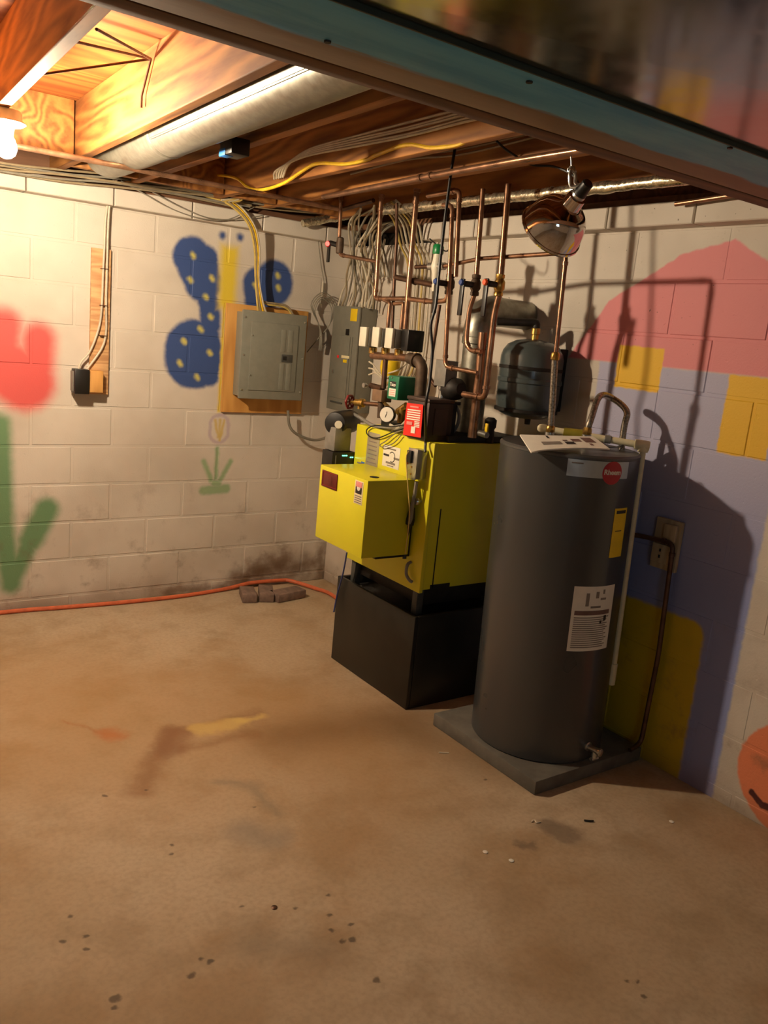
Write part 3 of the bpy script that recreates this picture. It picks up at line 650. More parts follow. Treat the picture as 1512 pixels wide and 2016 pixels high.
# to the corner panel
top = [(662, 604), (668, 604), (674, 604), (680, 605), (686, 605), (692, 606), (699, 607), (706, 607), (714, 606), (722, 608), (730, 608)]
ends = [(-0.171, -0.200, 1.724), (-0.136, -0.200, 1.725), (-0.097, -0.200, 1.725), (-0.059, -0.200, 1.726), (-0.016, -0.200, 1.727), (0.020, -0.200, 1.731)]
for i in range(11):
    m = ('white_cable', 'tan_cable', 'grey_cable')[i % 3]; fx = -.118+.011*i; fy = -.1-.021*i
    cable('%s cable from the room corner fanning into the corner panel, %s' % (ORD[i], ('off-white', 'tan', 'grey')[i % 3]), [(-.30-.02*(i % 4), -.55-.03*i, 2.215), (-.22-.03*JIT[i], -.33-.028*i-.03*JIT[i+3], 2.17+.008*(i % 3)), (-.13+.03*JIT[i+1], -.2-.017*i+.03*JIT[i+4], 2.04-.03*JIT[i+2]), (-.105+.005*i+.02*JIT[i+5], -.17-.016*i-.03*JIT[i+2], 1.92), (fx+.02, fy-.01*(i % 2), 1.81), (fx, fy, 1.728)], .0058, m, 'cables into the corner panel')
for i in range(7):
    m = ('paleyellow_cable', 'tan_cable', 'white_cable', 'tan_cable')[i % 4]; yy = -.66-.032*i
    cable('%s cable from the corner panel clipped down the mural wall, %s' % (ORD[i], ('pale yellow', 'tan', 'off-white', 'tan')[i % 4]), [(-.34-.01*i, yy-.15, 2.215), (-.19, yy-.05, 2.16), (-.115, yy-.015, 2.06), (-.045, yy, 1.97), (-.03, yy+.004*(i % 2), 1.75), (-.028, yy, 1.5), (-.05, yy+.03, 1.36), (-.1, yy+.1, 1.3)], .006, m, 'cables clipped down the mural wall')
for i in range(6):
    y0 = -.42-.035*i
    cable('%s cable from the corner arching out of the dark wall top, %s' % (ORD[i], ('tan', 'grey')[i % 2]), [(-.04, y0-.05, 2.2), (-.13, y0-.02+.03*JIT[i], 2.165), (-.16-.03*abs(JIT[i+2]), y0+.015+.03*JIT[i+5], 2.1), (-.13, y0+.03, 2.0), (-.09, y0+.035, 1.9)], .0055, ('tan_cable', 'grey_cable')[i % 2], 'cables arching over the corner panel')
for i, pts in enumerate(([(-0.140, -0.482, 2.096), (-0.140, -0.435, 2.017), (-0.140, -0.432, 1.909), (-0.140, -0.397, 1.813), (-0.140, -0.389, 1.732)], [(-0.140, -0.199, 2.190), (-0.140, -0.298, 2.103), (-0.140, -0.347, 1.992), (-0.140, -0.416, 1.882), (-0.140, -0.420, 1.733)], [(-0.140, -0.560, 2.093), (-0.140, -0.534, 1.962), (-0.140, -0.522, 1.855), (-0.140, -0.465, 1.772), (-0.140, -0.451, 1.728)])):
    cable('off-white cable twisting between the copper pipes, %s' % ('between two like it', 'nearest the room corner', 'nearest the zone valves')[i], pts, .006, 'white_cable', 'white cables among the copper pipes')
# coil of spare wire and thin drop near the corner
for i in range(4):
    a = .03*i
    cable('%s loop of spare thin wire hanging beside the corner panel' % ('smallest', 'second smallest', 'second largest', 'largest')[i], [Vector((-0.193, -0.045, 1.463))+Vector((a*.2, 0, 0)), Vector((-0.200, -0.050, 1.582))+Vector((0, -.004*i, 0)), Vector((-0.244, -0.050, 1.690))+Vector((-.01*i, 0, .01*i)), Vector((-0.202, -0.050, 1.764))+Vector((0, -.004*i, .012*i)), Vector((-0.134, -0.050, 1.718))+Vector((.012*i, 0, .006*i)), Vector((-0.139, -0.050, 1.616)), Vector((-0.196, -0.050, 1.546)), Vector((-0.250, -0.045, 1.477))+Vector((-.008*i, 0, -.01*i))], .0032, 'grey_cable', 'loops of spare wire in the corner')
cable('thin wire hanging down the wall to the wire loops', [(-0.242, -0.020, 2.099), (-0.209, -0.020, 1.960), (-0.178, -0.020, 1.848), (-0.183, -0.020, 1.754)], .003, 'grey_cable')
cable('short white conduit stub above the wire loops', [(-0.186, -0.020, 1.859), (-0.185, -0.020, 1.774), (-0.185, -0.020, 1.730)], .006, 'white_cable')
# clips / ties
# black cords
cable('long black cord hanging from the beam past the green capped valve', [(-0.720, -1.813, 2.425), (-0.733, -1.835, 2.305), (-0.745, -1.842, 2.196), (-0.764, -1.859, 2.031), (-0.781, -1.878, 1.865), (-0.787, -1.887, 1.717), (-0.793, -1.877, 1.641), (-0.786, -1.893, 1.548), (-0.793, -1.906, 1.434), (-0.798, -1.903, 1.337), (-0.648, -1.733, 1.195), (-0.652, -1.745, 1.134)], .0058, 'black_rubber')
cable('black lamp cord strung from the beam to the reflector lamp', [(-0.863, -2.119, 2.308), (-0.789, -2.150, 2.247), (-0.713, -2.161, 2.220), (-0.672, -2.197, 2.200), (-0.631, -2.253, 2.197), (-0.625, -2.341, 2.162), (-0.642, -2.393, 2.112), (-0.668, -2.412, 2.065)], .004, 'black_rubber')
cable('thin black wire hooked behind the copper risers', [(-0.488, -1.414, 2.013), (-0.488, -1.477, 1.982), (-0.488, -1.529, 1.959), (-0.488, -1.555, 1.967), (-0.488, -1.555, 2.008)], .003, 'black_rubber')
cable('orange hose lying along the foot of the back wall', [(-2.9, -.05, .012), (-1.956, -0.026, 0.012), (-1.659, -0.046, 0.012), (-1.341, -0.068, 0.012), (-0.988, -0.066, 0.012), (-0.720, -0.032, 0.014), (-0.546, -0.015, 0.030), (-0.393, 0.012, 0.030), (-0.272, -0.031, 0.025), (-0.179, -0.192, 0.015), (-0.140, -0.341, 0.012), (-.2, -.75, .012), (-.1, -1.0, .012)], .0115, 'orange_hose', None, 6, 'orange_hose', 'hose', 9)
cable('thin blue cord leaning on the black stand', [(-0.660, -1.241, 0.567), (-0.660, -1.222, 0.455), (-0.660, -1.189, 0.343), (-0.670, -1.186, 0.252)], .004, 'blue_rod')

# ---------------------------------------------------------------- outlet on its board (back wall)
a, b = (-1.527, -0.020, 1.878), (-1.423, -0.020, 1.115)
xl, xr, zt, zb = a[0], (-1.431, -0.020, 1.859)[0], a[2], (-1.489, -0.020, 1.150)[2]
ob = thing('outlet_board', 'tall raw wood board on the block wall between tulip and butterfly', 'board', ((xl+xr)/2, -.01, zb))
obj('board', lambda bm: bx(bm, xl, xr, -.022, -.0025, zb, zt, .002), 'board_raw', ob)
for z in (1.78, 1.60, 1.45): obj('staple', lambda bm: bx(bm, xr-.055, xr-.018, -.046, -.02, z, z+.003, .001), 'steel_strap', ob)
c = (-1.581, -0.090, 1.216); ox = c[0]
ou = thing('wall_outlet', 'black outlet box mounted beside a wood block below the board', 'outlet', (ox, -.03, c[2]-.055))
obj('box', lambda bm: bx(bm, ox-.037, ox+.037, -.09, -.0225, c[2]-.062, c[2]+.062, .004), 'black_plastic', ou)
obj('mounting_ear', lambda bm: bx(bm, ox-.043, ox-.0375, -.075, -.03, c[2]-.05, c[2]+.05, .001), 'mid_grey', ou)
d = (-1.495, -0.080, 1.219)
single('wood_block', 'square yellow wood block beside the black outlet', 'block', lambda bm: bx(bm, ox+.0385, ox+.108, -.078, -.0225, d[2]-.055, d[2]+.055, .002), 'block_wood')

# ---------------------------------------------------------------- main panel on plywood (back wall)
single('plywood_board', 'tan plywood square fixed to the wall behind the grey panel', 'board', lambda bm: bx(bm, -.788, -.268, -.02, -.0025, 1.075, 1.682, .002), 'ply')
pn = thing('breaker_panel', 'square grey breaker panel on tan plywood under the butterfly', 'electrical panel', (-.535, -.07, 1.166))
px0, px1, pz0, pz1 = -.738, -.330, 1.166, 1.655
obj('enclosure', lambda bm: bx(bm, px0+.012, px1-.012, -.108, -.0202, pz0+.012, pz1-.012, .003), 'panel_grey', pn)
obj('cover', lambda bm: bx(bm, px0, px1, -.122, -.1082, pz0, pz1, .006), 'panel_grey', pn)
dr = obj('door', lambda bm: (bx(bm, px0+.055, px1-.055, -.128, -.1222, pz0+.05, pz1-.06, .003)), 'panel_grey', pn)
for i, (x0, x1) in enumerate(((px1-.165, px1-.135), (px1-.12, px1-.09))):
    for z0, z1 in ((1.225, 1.375), (1.44, 1.565)): obj('rib', lambda bm: bx(bm, x0, x1, -.1305, -.1279, z0, z1, .002), 'panel_grey', dr)
la = obj('latch', lambda bm: bx(bm, px1-.155, px1-.085, -.1315, -.128, 1.383, 1.427, .002), 'dark_grey', dr)
obj('latch_handle', lambda bm: bx(bm, px1-.148, px1-.125, -.134, -.1316, 1.395, 1.418, .001), 'black_plastic', dr)
for x in (px0+.018, px1-.018):
    for z in (pz0+.05, 1.41, pz1-.04): obj('screw', lambda bm: lathe(bm, [(.006, 0), (.005, .004)], (x, -.1221, z), (0, -1, 0), 10), 'silver', pn)
for z in (1.30, 1.52): obj('hinge', lambda bm: lathe(bm, [(.005, 0), (.004, .004)], (px0+.062, -.1281, z), (0, -1, 0), 8), 'silver', pn)
cable('grey flexible conduit hanging from the panel down behind the boiler', [(-0.393, -0.080, 1.102), (-0.376, -0.080, 1.012), (-0.320, -0.080, 0.961), (-0.212, -0.080, 0.928), (-0.123, -0.080, 0.941), (-0.048, -0.080, 0.996), (-0.013, -0.080, 1.018)], .0085, 'grey_cable', None, 6)

# ---------------------------------------------------------------- tall panel in the corner, facing the room from the right wall
cp = thing('corner_panel', 'tall grey electrical panel in the corner behind the boiler', 'electrical panel', (-.06, -.21, 1.13))
cx, y0, y1, z0, z1 = -.128, -.352, -.075, 1.128, 1.728
obj('enclosure', lambda bm: bx(bm, cx+.012, -.0035, y0, y1, z0, z1, .004), 'panel_grey2', cp)
obj('cover', lambda bm: bx(bm, cx, cx+.0119, y0-.004, y1+.004, z0-.004, z1+.004, .003), 'panel_grey2', cp)
dd_ = obj('door', lambda bm: bx(bm, cx-.005, cx-.0002, y0+.07, y1-.02, z0+.07, 1.56, .002), 'panel_grey2', cp)
obj('door_rib', lambda bm: bx(bm, cx-.004, cx-.0002, y0+.045, y0+.06, z0+.07, 1.56, .001), 'panel_grey2', cp)
def onx(name, px, py, w, h, m, par, pl=-.1335, th=.0012): 
    p = px; obj(name, lambda bm: bx(bm, pl-th, pl, p[1]-w/2, p[1]+w/2, p[2]-h/2, p[2]+h/2, .0003), m, par)
onx('warning_sticker', (-0.128, -0.298, 1.685), 0, .07, .07, 'label_yellow', cp, -.1283)
onx('knockout', (-0.128, -0.248, 1.586), 0, .03, .035, 'black_plastic', cp, -.1283, .006)
onx('print_strip', (-0.133, -0.251, 1.443), 0, .085, .016, 'paper_cream', cp)
onx('red_mark', (-0.133, -0.172, 1.440), 0, .02, .016, 'red_cap', cp, -.1348)
onx('yellow_sticker', (-0.133, -0.249, 1.419), 0, .042, .018, 'label_yellow', cp)
onx('door_catch', (-0.133, -0.128, 1.350), 0, .014, .02, 'silver', cp, -.1335, .004)
obj('handle_slot', lambda bm: bx(bm, cx-.008, cx-.0002, -.25, -.12, 1.168, 1.176, .001), 'dark_grey', cp)
# yellow junction bundle at the panel's near side
yb = (-0.300, -0.945, 1.428)
single('insulation_wad', 'yellow insulation bundle behind the copper manifold', 'insulation', lambda bm: lathe(bm, [(.012, -.055), (.04, -.04), (.052, 0), (.048, .035), (.02, .055)], yb, (0, 0, 1), 12), 'label_yellow')
for i, pts in enumerate(([(-0.330, -0.796, 1.447), (-0.330, -0.836, 1.435), (-0.330, -0.873, 1.412), (-0.330, -0.923, 1.386), (-0.330, -0.960, 1.377)], [(-0.330, -0.797, 1.414), (-0.330, -0.840, 1.412), (-0.330, -0.875, 1.394), (-0.330, -0.938, 1.375), (-0.330, -0.994, 1.392)], [(-0.330, -0.803, 1.380), (-0.330, -0.857, 1.395), (-0.330, -0.905, 1.384), (-0.330, -0.955, 1.358)], [(-0.330, -0.978, 1.404), (-0.330, -1.062, 1.429), (-0.330, -1.119, 1.465), (-0.330, -1.146, 1.504)])):
    cable('%s white wire splayed from the corner panel below the manifold' % ('topmost', 'second highest', 'lowest', 'longest')[i], pts, .0045, 'white_cable', 'white wires splayed beside the manifold')

# ---------------------------------------------------------------- boiler on its black stand
st = thing('boiler_stand', 'black open-topped steel stand under the yellow boiler', 'stand', (-.36, -1.475, 0))
sx0, sx1, sy0, sy1, sz = -.647, -.075, -1.79, -1.16, .428
obj('front_panel', lambda bm: bx(bm, sx0, sx0+.02, sy0, sy1, .001, sz, .004), 'stand_black', st)
obj('side_panel', lambda bm: bx(bm, sx0+.0205, sx1, sy0, sy0+.02, .001, sz, .004), 'stand_black', st)
obj('side_panel', lambda bm: bx(bm, sx0+.0205, sx1, sy1-.02, sy1, .001, sz, .004), 'stand_black', st)
obj('back_panel', lambda bm: bx(bm, sx1-.02, sx1, sy0+.0205, sy1-.0205, .001, sz, .004), 'stand_black', st)
obj('deck', lambda bm: bx(bm, sx0+.0205, sx1-.0205, sy0+.0205, sy1-.0205, .36, .385, .002), 'black_top', st)
bo = thing('boiler', 'bright yellow oil boiler with a boxy burner cover', 'boiler', (-.36, -1.475, .386))
bx0, bx1, by0, by1, bz0, bz1 = -.62, -.10, -1.76, -1.175, .535, 1.172
obj('base', lambda bm: bx(bm, bx0+.05, bx1-.02, by0+.04, by1-.04, .45, bz0-.001, .004), 'iron', bo)
for x in (bx0+.02, bx1-.06):
    for y in (by0+.03, by1-.06): obj('foot', lambda bm: (bx(bm, x, x+.035, y, y+.035, .3855, bz0-.001, .002), bx(bm, x-.012, x+.047, y-.008, y+.043, .386, .392, .001)), 'dark_grey', bo)
obj('jacket', lambda bm: bx(bm, bx0+.0205, bx1, by0, by1, bz0, bz1, .005), 'boiler_yellow', bo)
fp = obj('front_panel', lambda bm: bx(bm, bx0, bx0+.02, by0-.004, by1+.004, bz0-.012, bz1, .004), 'boiler_yellow', bo)
obj('seam_strip', lambda bm: bx(bm, bx0+.07, bx0+.076, by0-.0012, by0+.001, bz0+.0, bz1-.28, .0004), 'black_top', bo)
obj('bottom_slot', lambda bm: bx(bm, bx0+.06, bx0+.17, by0-.0012, by0+.001, bz0-.001, bz0+.02, .0004), 'black_top', bo)
obj('top_cover', lambda bm: bx(bm, bx0+.09, bx1-.01, by0+.02, by1-.06, bz1+.0005, bz1+.028, .004), 'black_top', bo)
cv = obj('burner_cover', lambda bm: bx(bm, -.882, -.640, -1.685, -1.305, .677, 1.006, .004), 'boiler_yellow', bo)
obj('burner_body', lambda bm: bx(bm, -.80, -.621, -1.672, -1.32, .664, .99, .003), 'black_top', bo)
obj('cover_hole', lambda bm: lathe(bm, [(.02, 0), (.02, .002)], (-0.805, -1.617, 1.006), (0, 0, 1), 20), 'black_top', cv)
def onfront(name, c, w, h, m, par, pl, th=.0012, bev=.0003): return obj(name, lambda bm: bx(bm, pl-th, pl-.0001, c[1]-w/2, c[1]+w/2, c[2]-h/2, c[2]+h/2, bev), m, par)
npl = onfront('name_plate', (-0.883, -1.393, 0.952), .128, .072, 'maroon', cv, -.882, .004, .002)
pc = (-0.886, -1.397, 0.953)
obj('plate_emblem', lambda bm: lathe(bm, [(.02, 0), (.022, .0012), (.016, .002)], (-.886, pc[1], pc[2]), (-1, 0, 0), 24), 'maroon', npl)
obj('plate_rim', lambda bm: tube(bm, [(-.886, pc[1]-.058, pc[2]-.03), (-.886, pc[1]-.058, pc[2]+.03), (-.886, pc[1]+.058, pc[2]+.03), (-.886, pc[1]+.058, pc[2]-.03), (-.886, pc[1]-.058, pc[2]-.03)], .002, 6, .008), 'red_paint', npl)
wl = (-0.883, -1.625, 0.945)
wlo = onfront('warning_label', wl, .062, .098, 'paper_cream', cv, -.882)
onfront('picture_panel', (0, wl[1], wl[2]+.02), .046, .05, 'ink', wlo, -.8833)
onfront('picture_glow', (0, wl[1]-.002, wl[2]+.034), .044, .022, 'pink_print', wlo, -.8845)
obj('picture_flame', lambda bm: lathe(bm, [(.002, 0), (.013, .0005), (.012, .001)], (-.8846, wl[1], wl[2]+.02), (-1, 0, 0), 12), 'paper', wlo)
for k in range(4): onfront('text_line', (0, wl[1], wl[2]-.015-.009*k), .05, .004, 'ink_grey', wlo, -.8833)
# stickers on the boiler front
a = (-0.621, -1.320, 1.058)
rl = onfront('rating_label', a, .098, .185, 'silver_label', fp, -.6201)
for k in range(8): onfront('text_line', (0, a[1]+.002*(k % 3), a[2]+.07-.019*k), .075-.012*(k % 2), .005, 'ink_grey', rl, -.6214)
onfront('efficiency_sticker', (-0.621, -1.250, 0.991), .028, .028, 'label_blue', fp, -.6201)
a = (-0.621, -1.468, 1.065)
se = onfront('service_sticker', a, .128, .096, 'paper', fp, -.6201)
onfront('text_line', (0, a[1], a[2]+.035), .065, .006, 'ink_grey', se, -.6214); onfront('text_line', (0, a[1], a[2]-.028), .07, .009, 'ink_grey', se, -.6214)
onfront('text_line', (0, a[1], a[2]-.04), .05, .004, 'ink_grey', se, -.6214)
onfront('wordmark', (0, a[1]+.036, a[2]+.004), .042, .009, 'ink', se, -.6214); onfront('wordmark', (0, a[1]-.042, a[2]-.002), .04, .009, 'ink_grey', se, -.6214)
def swoosh(bm):
    pts = [(-.622, a[1]-.016+.024*math.cos(t_), a[2]+.002+.024*math.sin(t_)) for t_ in [math.radians(150-12*i) for i in range(0, 24)]]
    pts = [(-.622, a[1]-.008+.022*math.cos(math.radians(d_)), a[2]+.001+.022*math.sin(math.radians(d_))) for d_ in range(40, 300, 14)]
    tube(bm, pts, .0018, 5)
obj('swoosh', swoosh, 'ink', se)
onfront('panel_edge', (-0.621, -1.408, 0.996), .40, .006, 'mid_grey', fp, -.6201, .006)
kn = (-0.621, -1.713, 0.918)
obj('panel_knob', lambda bm: lathe(bm, [(.006, 0), (.006, .012), (.014, .018), (.016, .026), (.012, .032)], (-.6201, kn[1], kn[2]), (-1, 0, 0), 16), 'silver', fp)
hk = [(-0.640, -1.689, 0.632), (-0.640, -1.688, 0.591), (-0.642, -1.717, 0.572), (-0.632, -1.726, 0.565)]
obj('bottom_handle', lambda bm: tube(bm, spline([(-.621, hk[0][1]+.0, hk[0][2]+.012)]+hk, 4), .007, 8), 'mid_grey', fp)
# service switch on the front and its leads
sw = (-0.660, -1.699, 1.079)
ss = thing('service_switch', 'steel switch box with a black toggle on the boiler front', 'switch', (-.645, sw[1], sw[2]-.07))
obj('box', lambda bm: bx(bm, -.676, -.6215, sw[1]-.03, sw[1]+.03, sw[2]-.065, sw[2]+.06, .006), 'silver', ss)
obj('cover_plate', lambda bm: bx(bm, -.679, -.6762, sw[1]-.032, sw[1]+.032, sw[2]-.067, sw[2]+.062, .001), 'silver', ss)
obj('switch_block', lambda bm: bx(bm, -.690, -.6791, sw[1]-.002, sw[1]+.028, sw[2]+.0, sw[2]+.052, .002), 'black_plastic', ss)
for dz_ in (-.015, -.045): obj('screw', lambda bm: lathe(bm, [(.005, 0), (.004, .003)], (-.6791, sw[1], sw[2]+dz_), (-1, 0, 0), 8), 'brass', ss)
obj('orange_tab', lambda bm: bx(bm, -.684, -.6795, sw[1]+.028, sw[1]+.036, sw[2]-.01, sw[2]+.04, .001), 'orange_cap', ss)
cable('thin yellowish thermostat wire looping down the boiler front', [(-0.690, -1.684, 1.128), (-0.690, -1.671, 1.100), (-0.690, -1.685, 1.038), (-0.690, -1.710, 0.956), (-0.690, -1.731, 0.874), (-0.690, -1.734, 0.787), (-0.690, -1.731, 0.698)], .0026, 'paleyellow_cable')
cable('flexible metal conduit from the service switch to the burner', [(-0.660, -1.718, 1.005), (-0.660, -1.716, 0.957), (-0.660, -1.707, 0.900), (-0.660, -1.706, 0.845), (-0.660, -1.699, 0.821)], .009, 'grey_cable')
cable('black burner cable strapped beside the burner cover', [(-0.650, -1.693, 0.908), (-0.650, -1.697, 0.842), (-0.650, -1.681, 0.783), (-0.645, -1.666, 0.699), (-0.645, -1.670, 0.655)], .009, 'black_rubber')
single('cable_wrap', 'black tape wrap round the burner cable', 'wrap', lambda bm: tube(bm, [(-0.652, -1.699, 0.887), (-0.652, -1.693, 0.837), (-0.652, -1.689, 0.814)], .019, 10, rr=[.012, .02, .019]), 'black_rubber')
cable('black capillary loop hanging over the boiler front', [(-0.632, -1.573, 1.211), (-0.632, -1.484, 1.180), (-0.632, -1.373, 1.136), (-0.632, -1.295, 1.133), (-0.632, -1.274, 1.158), (-0.632, -1.336, 1.186), (-0.632, -1.462, 1.199), (-0.632, -1.564, 1.222)], .0028, 'black_rubber')
cable('thin grey loop hanging over the boiler front', [(-0.634, -1.563, 1.200), (-0.634, -1.506, 1.179), (-0.634, -1.436, 1.132), (-0.634, -1.393, 1.107), (-0.634, -1.421, 1.102), (-0.634, -1.495, 1.132), (-0.634, -1.545, 1.176)], .0024, 'grey_cable')
cable('grey conduit arching from the black motor over the boiler top', [(-0.679, -1.050, 1.159), (-0.676, -1.080, 1.204), (-0.550, -0.952, 1.203), (-0.580, -1.114, 1.199), (-0.600, -1.278, 1.178), (-0.600, -1.399, 1.186), (-0.600, -1.492, 1.208)], .0085, 'mid_grey', None, 6)
for i in range(3):
    cable('%s control cable bunched at the brown control box' % ('off-white', 'grey', 'tan')[i], [Vector((-0.590, -1.394, 1.199))+Vector((0, 0, -.008*i)), Vector((-0.600, -1.456, 1.194))+Vector((0, 0, -.009*i)), Vector((-0.600, -1.492, 1.208))+Vector((0, 0, -.009*i)), Vector((-0.585, -1.506, 1.233))+Vector((0, 0, -.006*i))], .006, ('white_cable', 'grey_cable', 'tan_cable')[i], 'cables bunched at the control box')

# control box with its red tag
tg = (-0.642, -1.631, 1.249)
cb = thing('control_box', 'dark brown control box on top of the yellow boiler', 'control box', (-.58, -1.64, bz1+.001))
obj('case', lambda bm: bx(bm, -.632, -.50, -1.715, -1.565, bz1+.0012, 1.333, .004), mat('aquastat_brown', srgb(52, 36, 30), .45), cb)
obj('lid_rim', lambda bm: bx(bm, -.636, -.498, -1.719, -1.561, 1.3332, 1.348, .003), mat('aquastat_rim', srgb(60, 44, 36), .5), cb)
obj('side_plate', lambda bm: bx(bm, -.60, -.53, -1.7195, -1.7152, 1.2, 1.31, .001), mat('aquastat_side', srgb(66, 46, 40), .5), cb)
rt = thing('red_tag', 'bright red instruction tag wired to the brown control box', 'tag', (-.642, tg[1], tg[2]-.07))
q4 = [Vector(p) for p in ((-0.646, -1.572, 1.180), (-0.646, -1.697, 1.186), (-0.641, -1.685, 1.322), (-0.641, -1.572, 1.317))]
obj('plate', lambda bm: quadplate(bm, q4, -.0012), 'red_tag', rt)
def tagpt(u, v, off=-.0022): 
    p = (q4[0]*(1-u)+q4[1]*u)*(1-v)+(q4[3]*(1-u)+q4[2]*u)*v; return p+Vector((off, 0, 0))
def tagbar(u0, u1, v0, v1): return lambda bm: quadplate(bm, [tagpt(u0, v0), tagpt(u1, v0), tagpt(u1, v1), tagpt(u0, v1)], -.0004)
for v in (.80, .73, .66, .59, .52): obj('text_line', tagbar(.12, .9, v-.02, v+.02), 'paper', rt)
obj('title_line', tagbar(.25, .78, .88, .925), 'pink_print', rt); obj('text_block', tagbar(.15, .48, .34, .44), 'pink_print', rt)
for v in (.46, .41, .36, .31): obj('text_line', tagbar(.6, .9, v-.015, v+.015), 'paper', rt)
obj('text_block', tagbar(.45, .68, .1, .3), 'paper', rt)

# motor unit on the far side of the boiler, with green lights
mu_ = thing('blower_unit', 'black blower motor unit with green lights at the side of the boiler', 'motor', (-.57, -1.08, .94))
mc = Vector((-0.638, -1.090, 1.163))
obj('motor', lambda bm: lathe(bm, [(.03, 0), (.052, .006), (.056, .02), (.056, .19), (.04, .2)], (mc.x-.075, mc.y-.03, mc.z), (.82, .57, 0), 24), 'black_rubber', mu_)
wlb = Vector((mc.x-.075, mc.y-.03, mc.z)); ax_ = Vector((-.57, -.82, 0)).normalized()
obj('round_label', lambda bm: lathe(bm, [(.018, .054), (.018, .058)], wlb+Vector((.03, .02, 0)), (-.45, -.89, 0), 18), 'paper', mu_)
g = (-0.677, -1.150, 1.087)
obj('relay_case', lambda bm: bx(bm, g[0]-.045, g[0]+.045, -1.15, -1.06, g[2]-.05, g[2]+.06, .004), 'mid_grey', mu_)
obj('bracket', lambda bm: bx(bm, g[0]-.05, g[0]+.06, -1.165, -1.07, g[2]-.1, g[2]-.051, .003), mat('bracket_brown', srgb(66, 36, 26), .6), mu_)
g2 = (-0.677, -1.168, 1.006)
cs = obj('controller', lambda bm: bx(bm, g2[0]-.062, g2[0]+.065, -1.168, -1.075, g2[2]-.09, g2[2]+.03, .003), 'black_plastic', mu_)
for i, xx in enumerate((-.008, .002, .012, .036, .046)): obj('indicator_light', lambda bm: bx(bm, g2[0]+xx, g2[0]+xx+.0065, -1.171, -1.1682, g2[2]+.012-.008*(i > 2), g2[2]+.0165-.008*(i > 2), .0004), 'led_green', cs)
obj('print_strip', lambda bm: bx(bm, g2[0]-.045, g2[0]-.04, -1.1695, -1.1682, g2[2]-.03, g2[2]+.015, .0003), 'mid_grey', cs)

# ---------------------------------------------------------------- plumbing above the boiler
def collar(par, p, d, r, L=.016, m='copper'): return obj('fitting', lambda bm: lathe(bm, [(r*1.0, 0), (r*1.3, .001), (r*1.3, L-.001), (r*1.0, L)], p, d, 12), m, par)
PX = -.5
# zone valves with white fronts on the copper manifold
zv = [(-0.550, -1.071, 1.572), (-0.550, -1.177, 1.576), (-0.550, -1.283, 1.577)]
zl = ['white fronted zone valve nearest the corner panel', 'white fronted zone valve in the middle of the three', 'white fronted zone valve beside the black relay']
for c, lb in zip(zv, zl):
    z = thing('zone_valve', lb, 'valve', (-.5, c[1], c[2]-.08), 'zone valves on the copper manifold')
    obj('actuator', lambda bm: bx(bm, -.548, -.475, c[1]-.03, c[1]+.03, c[2]-.042, c[2]+.042, .004), 'mid_grey', z)
    obj('face_cover', lambda bm: bx(bm, -.566, -.5485, c[1]-.028, c[1]+.028, c[2]-.045, c[2]+.045, .003), 'white_plastic', z)
    obj('valve_body', lambda bm: lathe(bm, [(.016, 0), (.02, .004), (.02, .03), (.014, .034)], (-.5, c[1], c[2]-.077), (0, 0, 1), 14), 'brass', z)
single('relay_cover', 'black relay cover beside the last white zone valve', 'relay', lambda bm: bx(bm, -.52, -.43, zv[2][1]-.088, zv[2][1]-.036, zv[2][2]-.05, zv[2][2]+.045, .004), 'black_plastic')
m0, m1 = (-0.500, -1.071, 1.488), (-0.500, -1.369, 1.498)
mf_ = thing('copper_manifold', 'thick horizontal copper manifold below the zone valves', 'pipe', (-.5, (m0[1]+m1[1])/2, m0[2]))
obj('tube', lambda bm: tube(bm, [m0, m1], .0175, 16), 'copper', mf_)
for c in zv: obj('branch', lambda bm: tube(bm, [(-.5, c[1], m0[2]+.012), (-.5, c[1], c[2]-.078)], .012, 12), 'copper', mf_)
pipe('black iron elbow turning down from the copper manifold', [m1, (-0.500, -1.469, 1.486), (-0.500, -1.475, 1.316), (-.5, (-0.500, -1.475, 1.316)[1], 1.205)], .026, 'iron_brown', .045, 'iron_pipe', fittings=(0,))
# short risers above the zone valves
for i, (u, v) in enumerate((((-0.500, -1.109, 1.753), zv[1]), ((-0.500, -1.211, 1.733), zv[2]))):
    pipe('short bright copper riser above the %s zone valve' % ('middle', 'end')[i], [(-.5, v[1]-.0, v[2]+.043), (-.5, v[1]-.0, v[2]+.16), (-.5, u[1], u[2])], .009, 'copper', .01)
bpt = [(-0.500, -1.031, 2.225), (-0.500, -1.028, 2.194), (-0.500, -1.051, 1.818), (-0.500, -1.049, 1.752), (-0.500, -1.302, 1.757), (-0.500, -1.482, 1.748), (-0.500, -1.593, 1.754), (-0.500, -1.602, 1.821)]
pipe('copper riser near the corner that turns along above the zone valves', bpt, .0105, 'copper', .025, fittings=(1, 3, 5))
apt = [(-0.500, -0.510, 2.257), (-0.500, -0.667, 2.262), (-0.500, -0.682, 2.043), (-0.500, -0.700, 1.960), (-0.500, -1.052, 1.920)]
pipe('short copper drop carrying the red levered valve', apt, .009, 'copper', .02, fittings=(1, 3))
pipe('slanting copper pipe reaching over the corner panel', [(-0.400, -0.536, 2.205), (-0.400, -0.811, 2.228)], .011, 'copper_dull', 0)
cpt = [(-0.500, -1.306, 2.225), (-0.500, -1.303, 2.200), (-0.500, -1.309, 1.852), (-0.500, -1.316, 1.623)]
pipe('tall pale copper riser in front of the wall cables', cpt, .0125, 'copper', .02, fittings=(1,))
pipe('copper drop with the dark ball joint beside the pale riser', [(-0.440, -1.071, 2.191), (-0.440, -1.097, 2.032), (-0.440, -1.111, 1.825), (-0.440, -1.130, 1.610)], .008, 'copper_dull', .01)
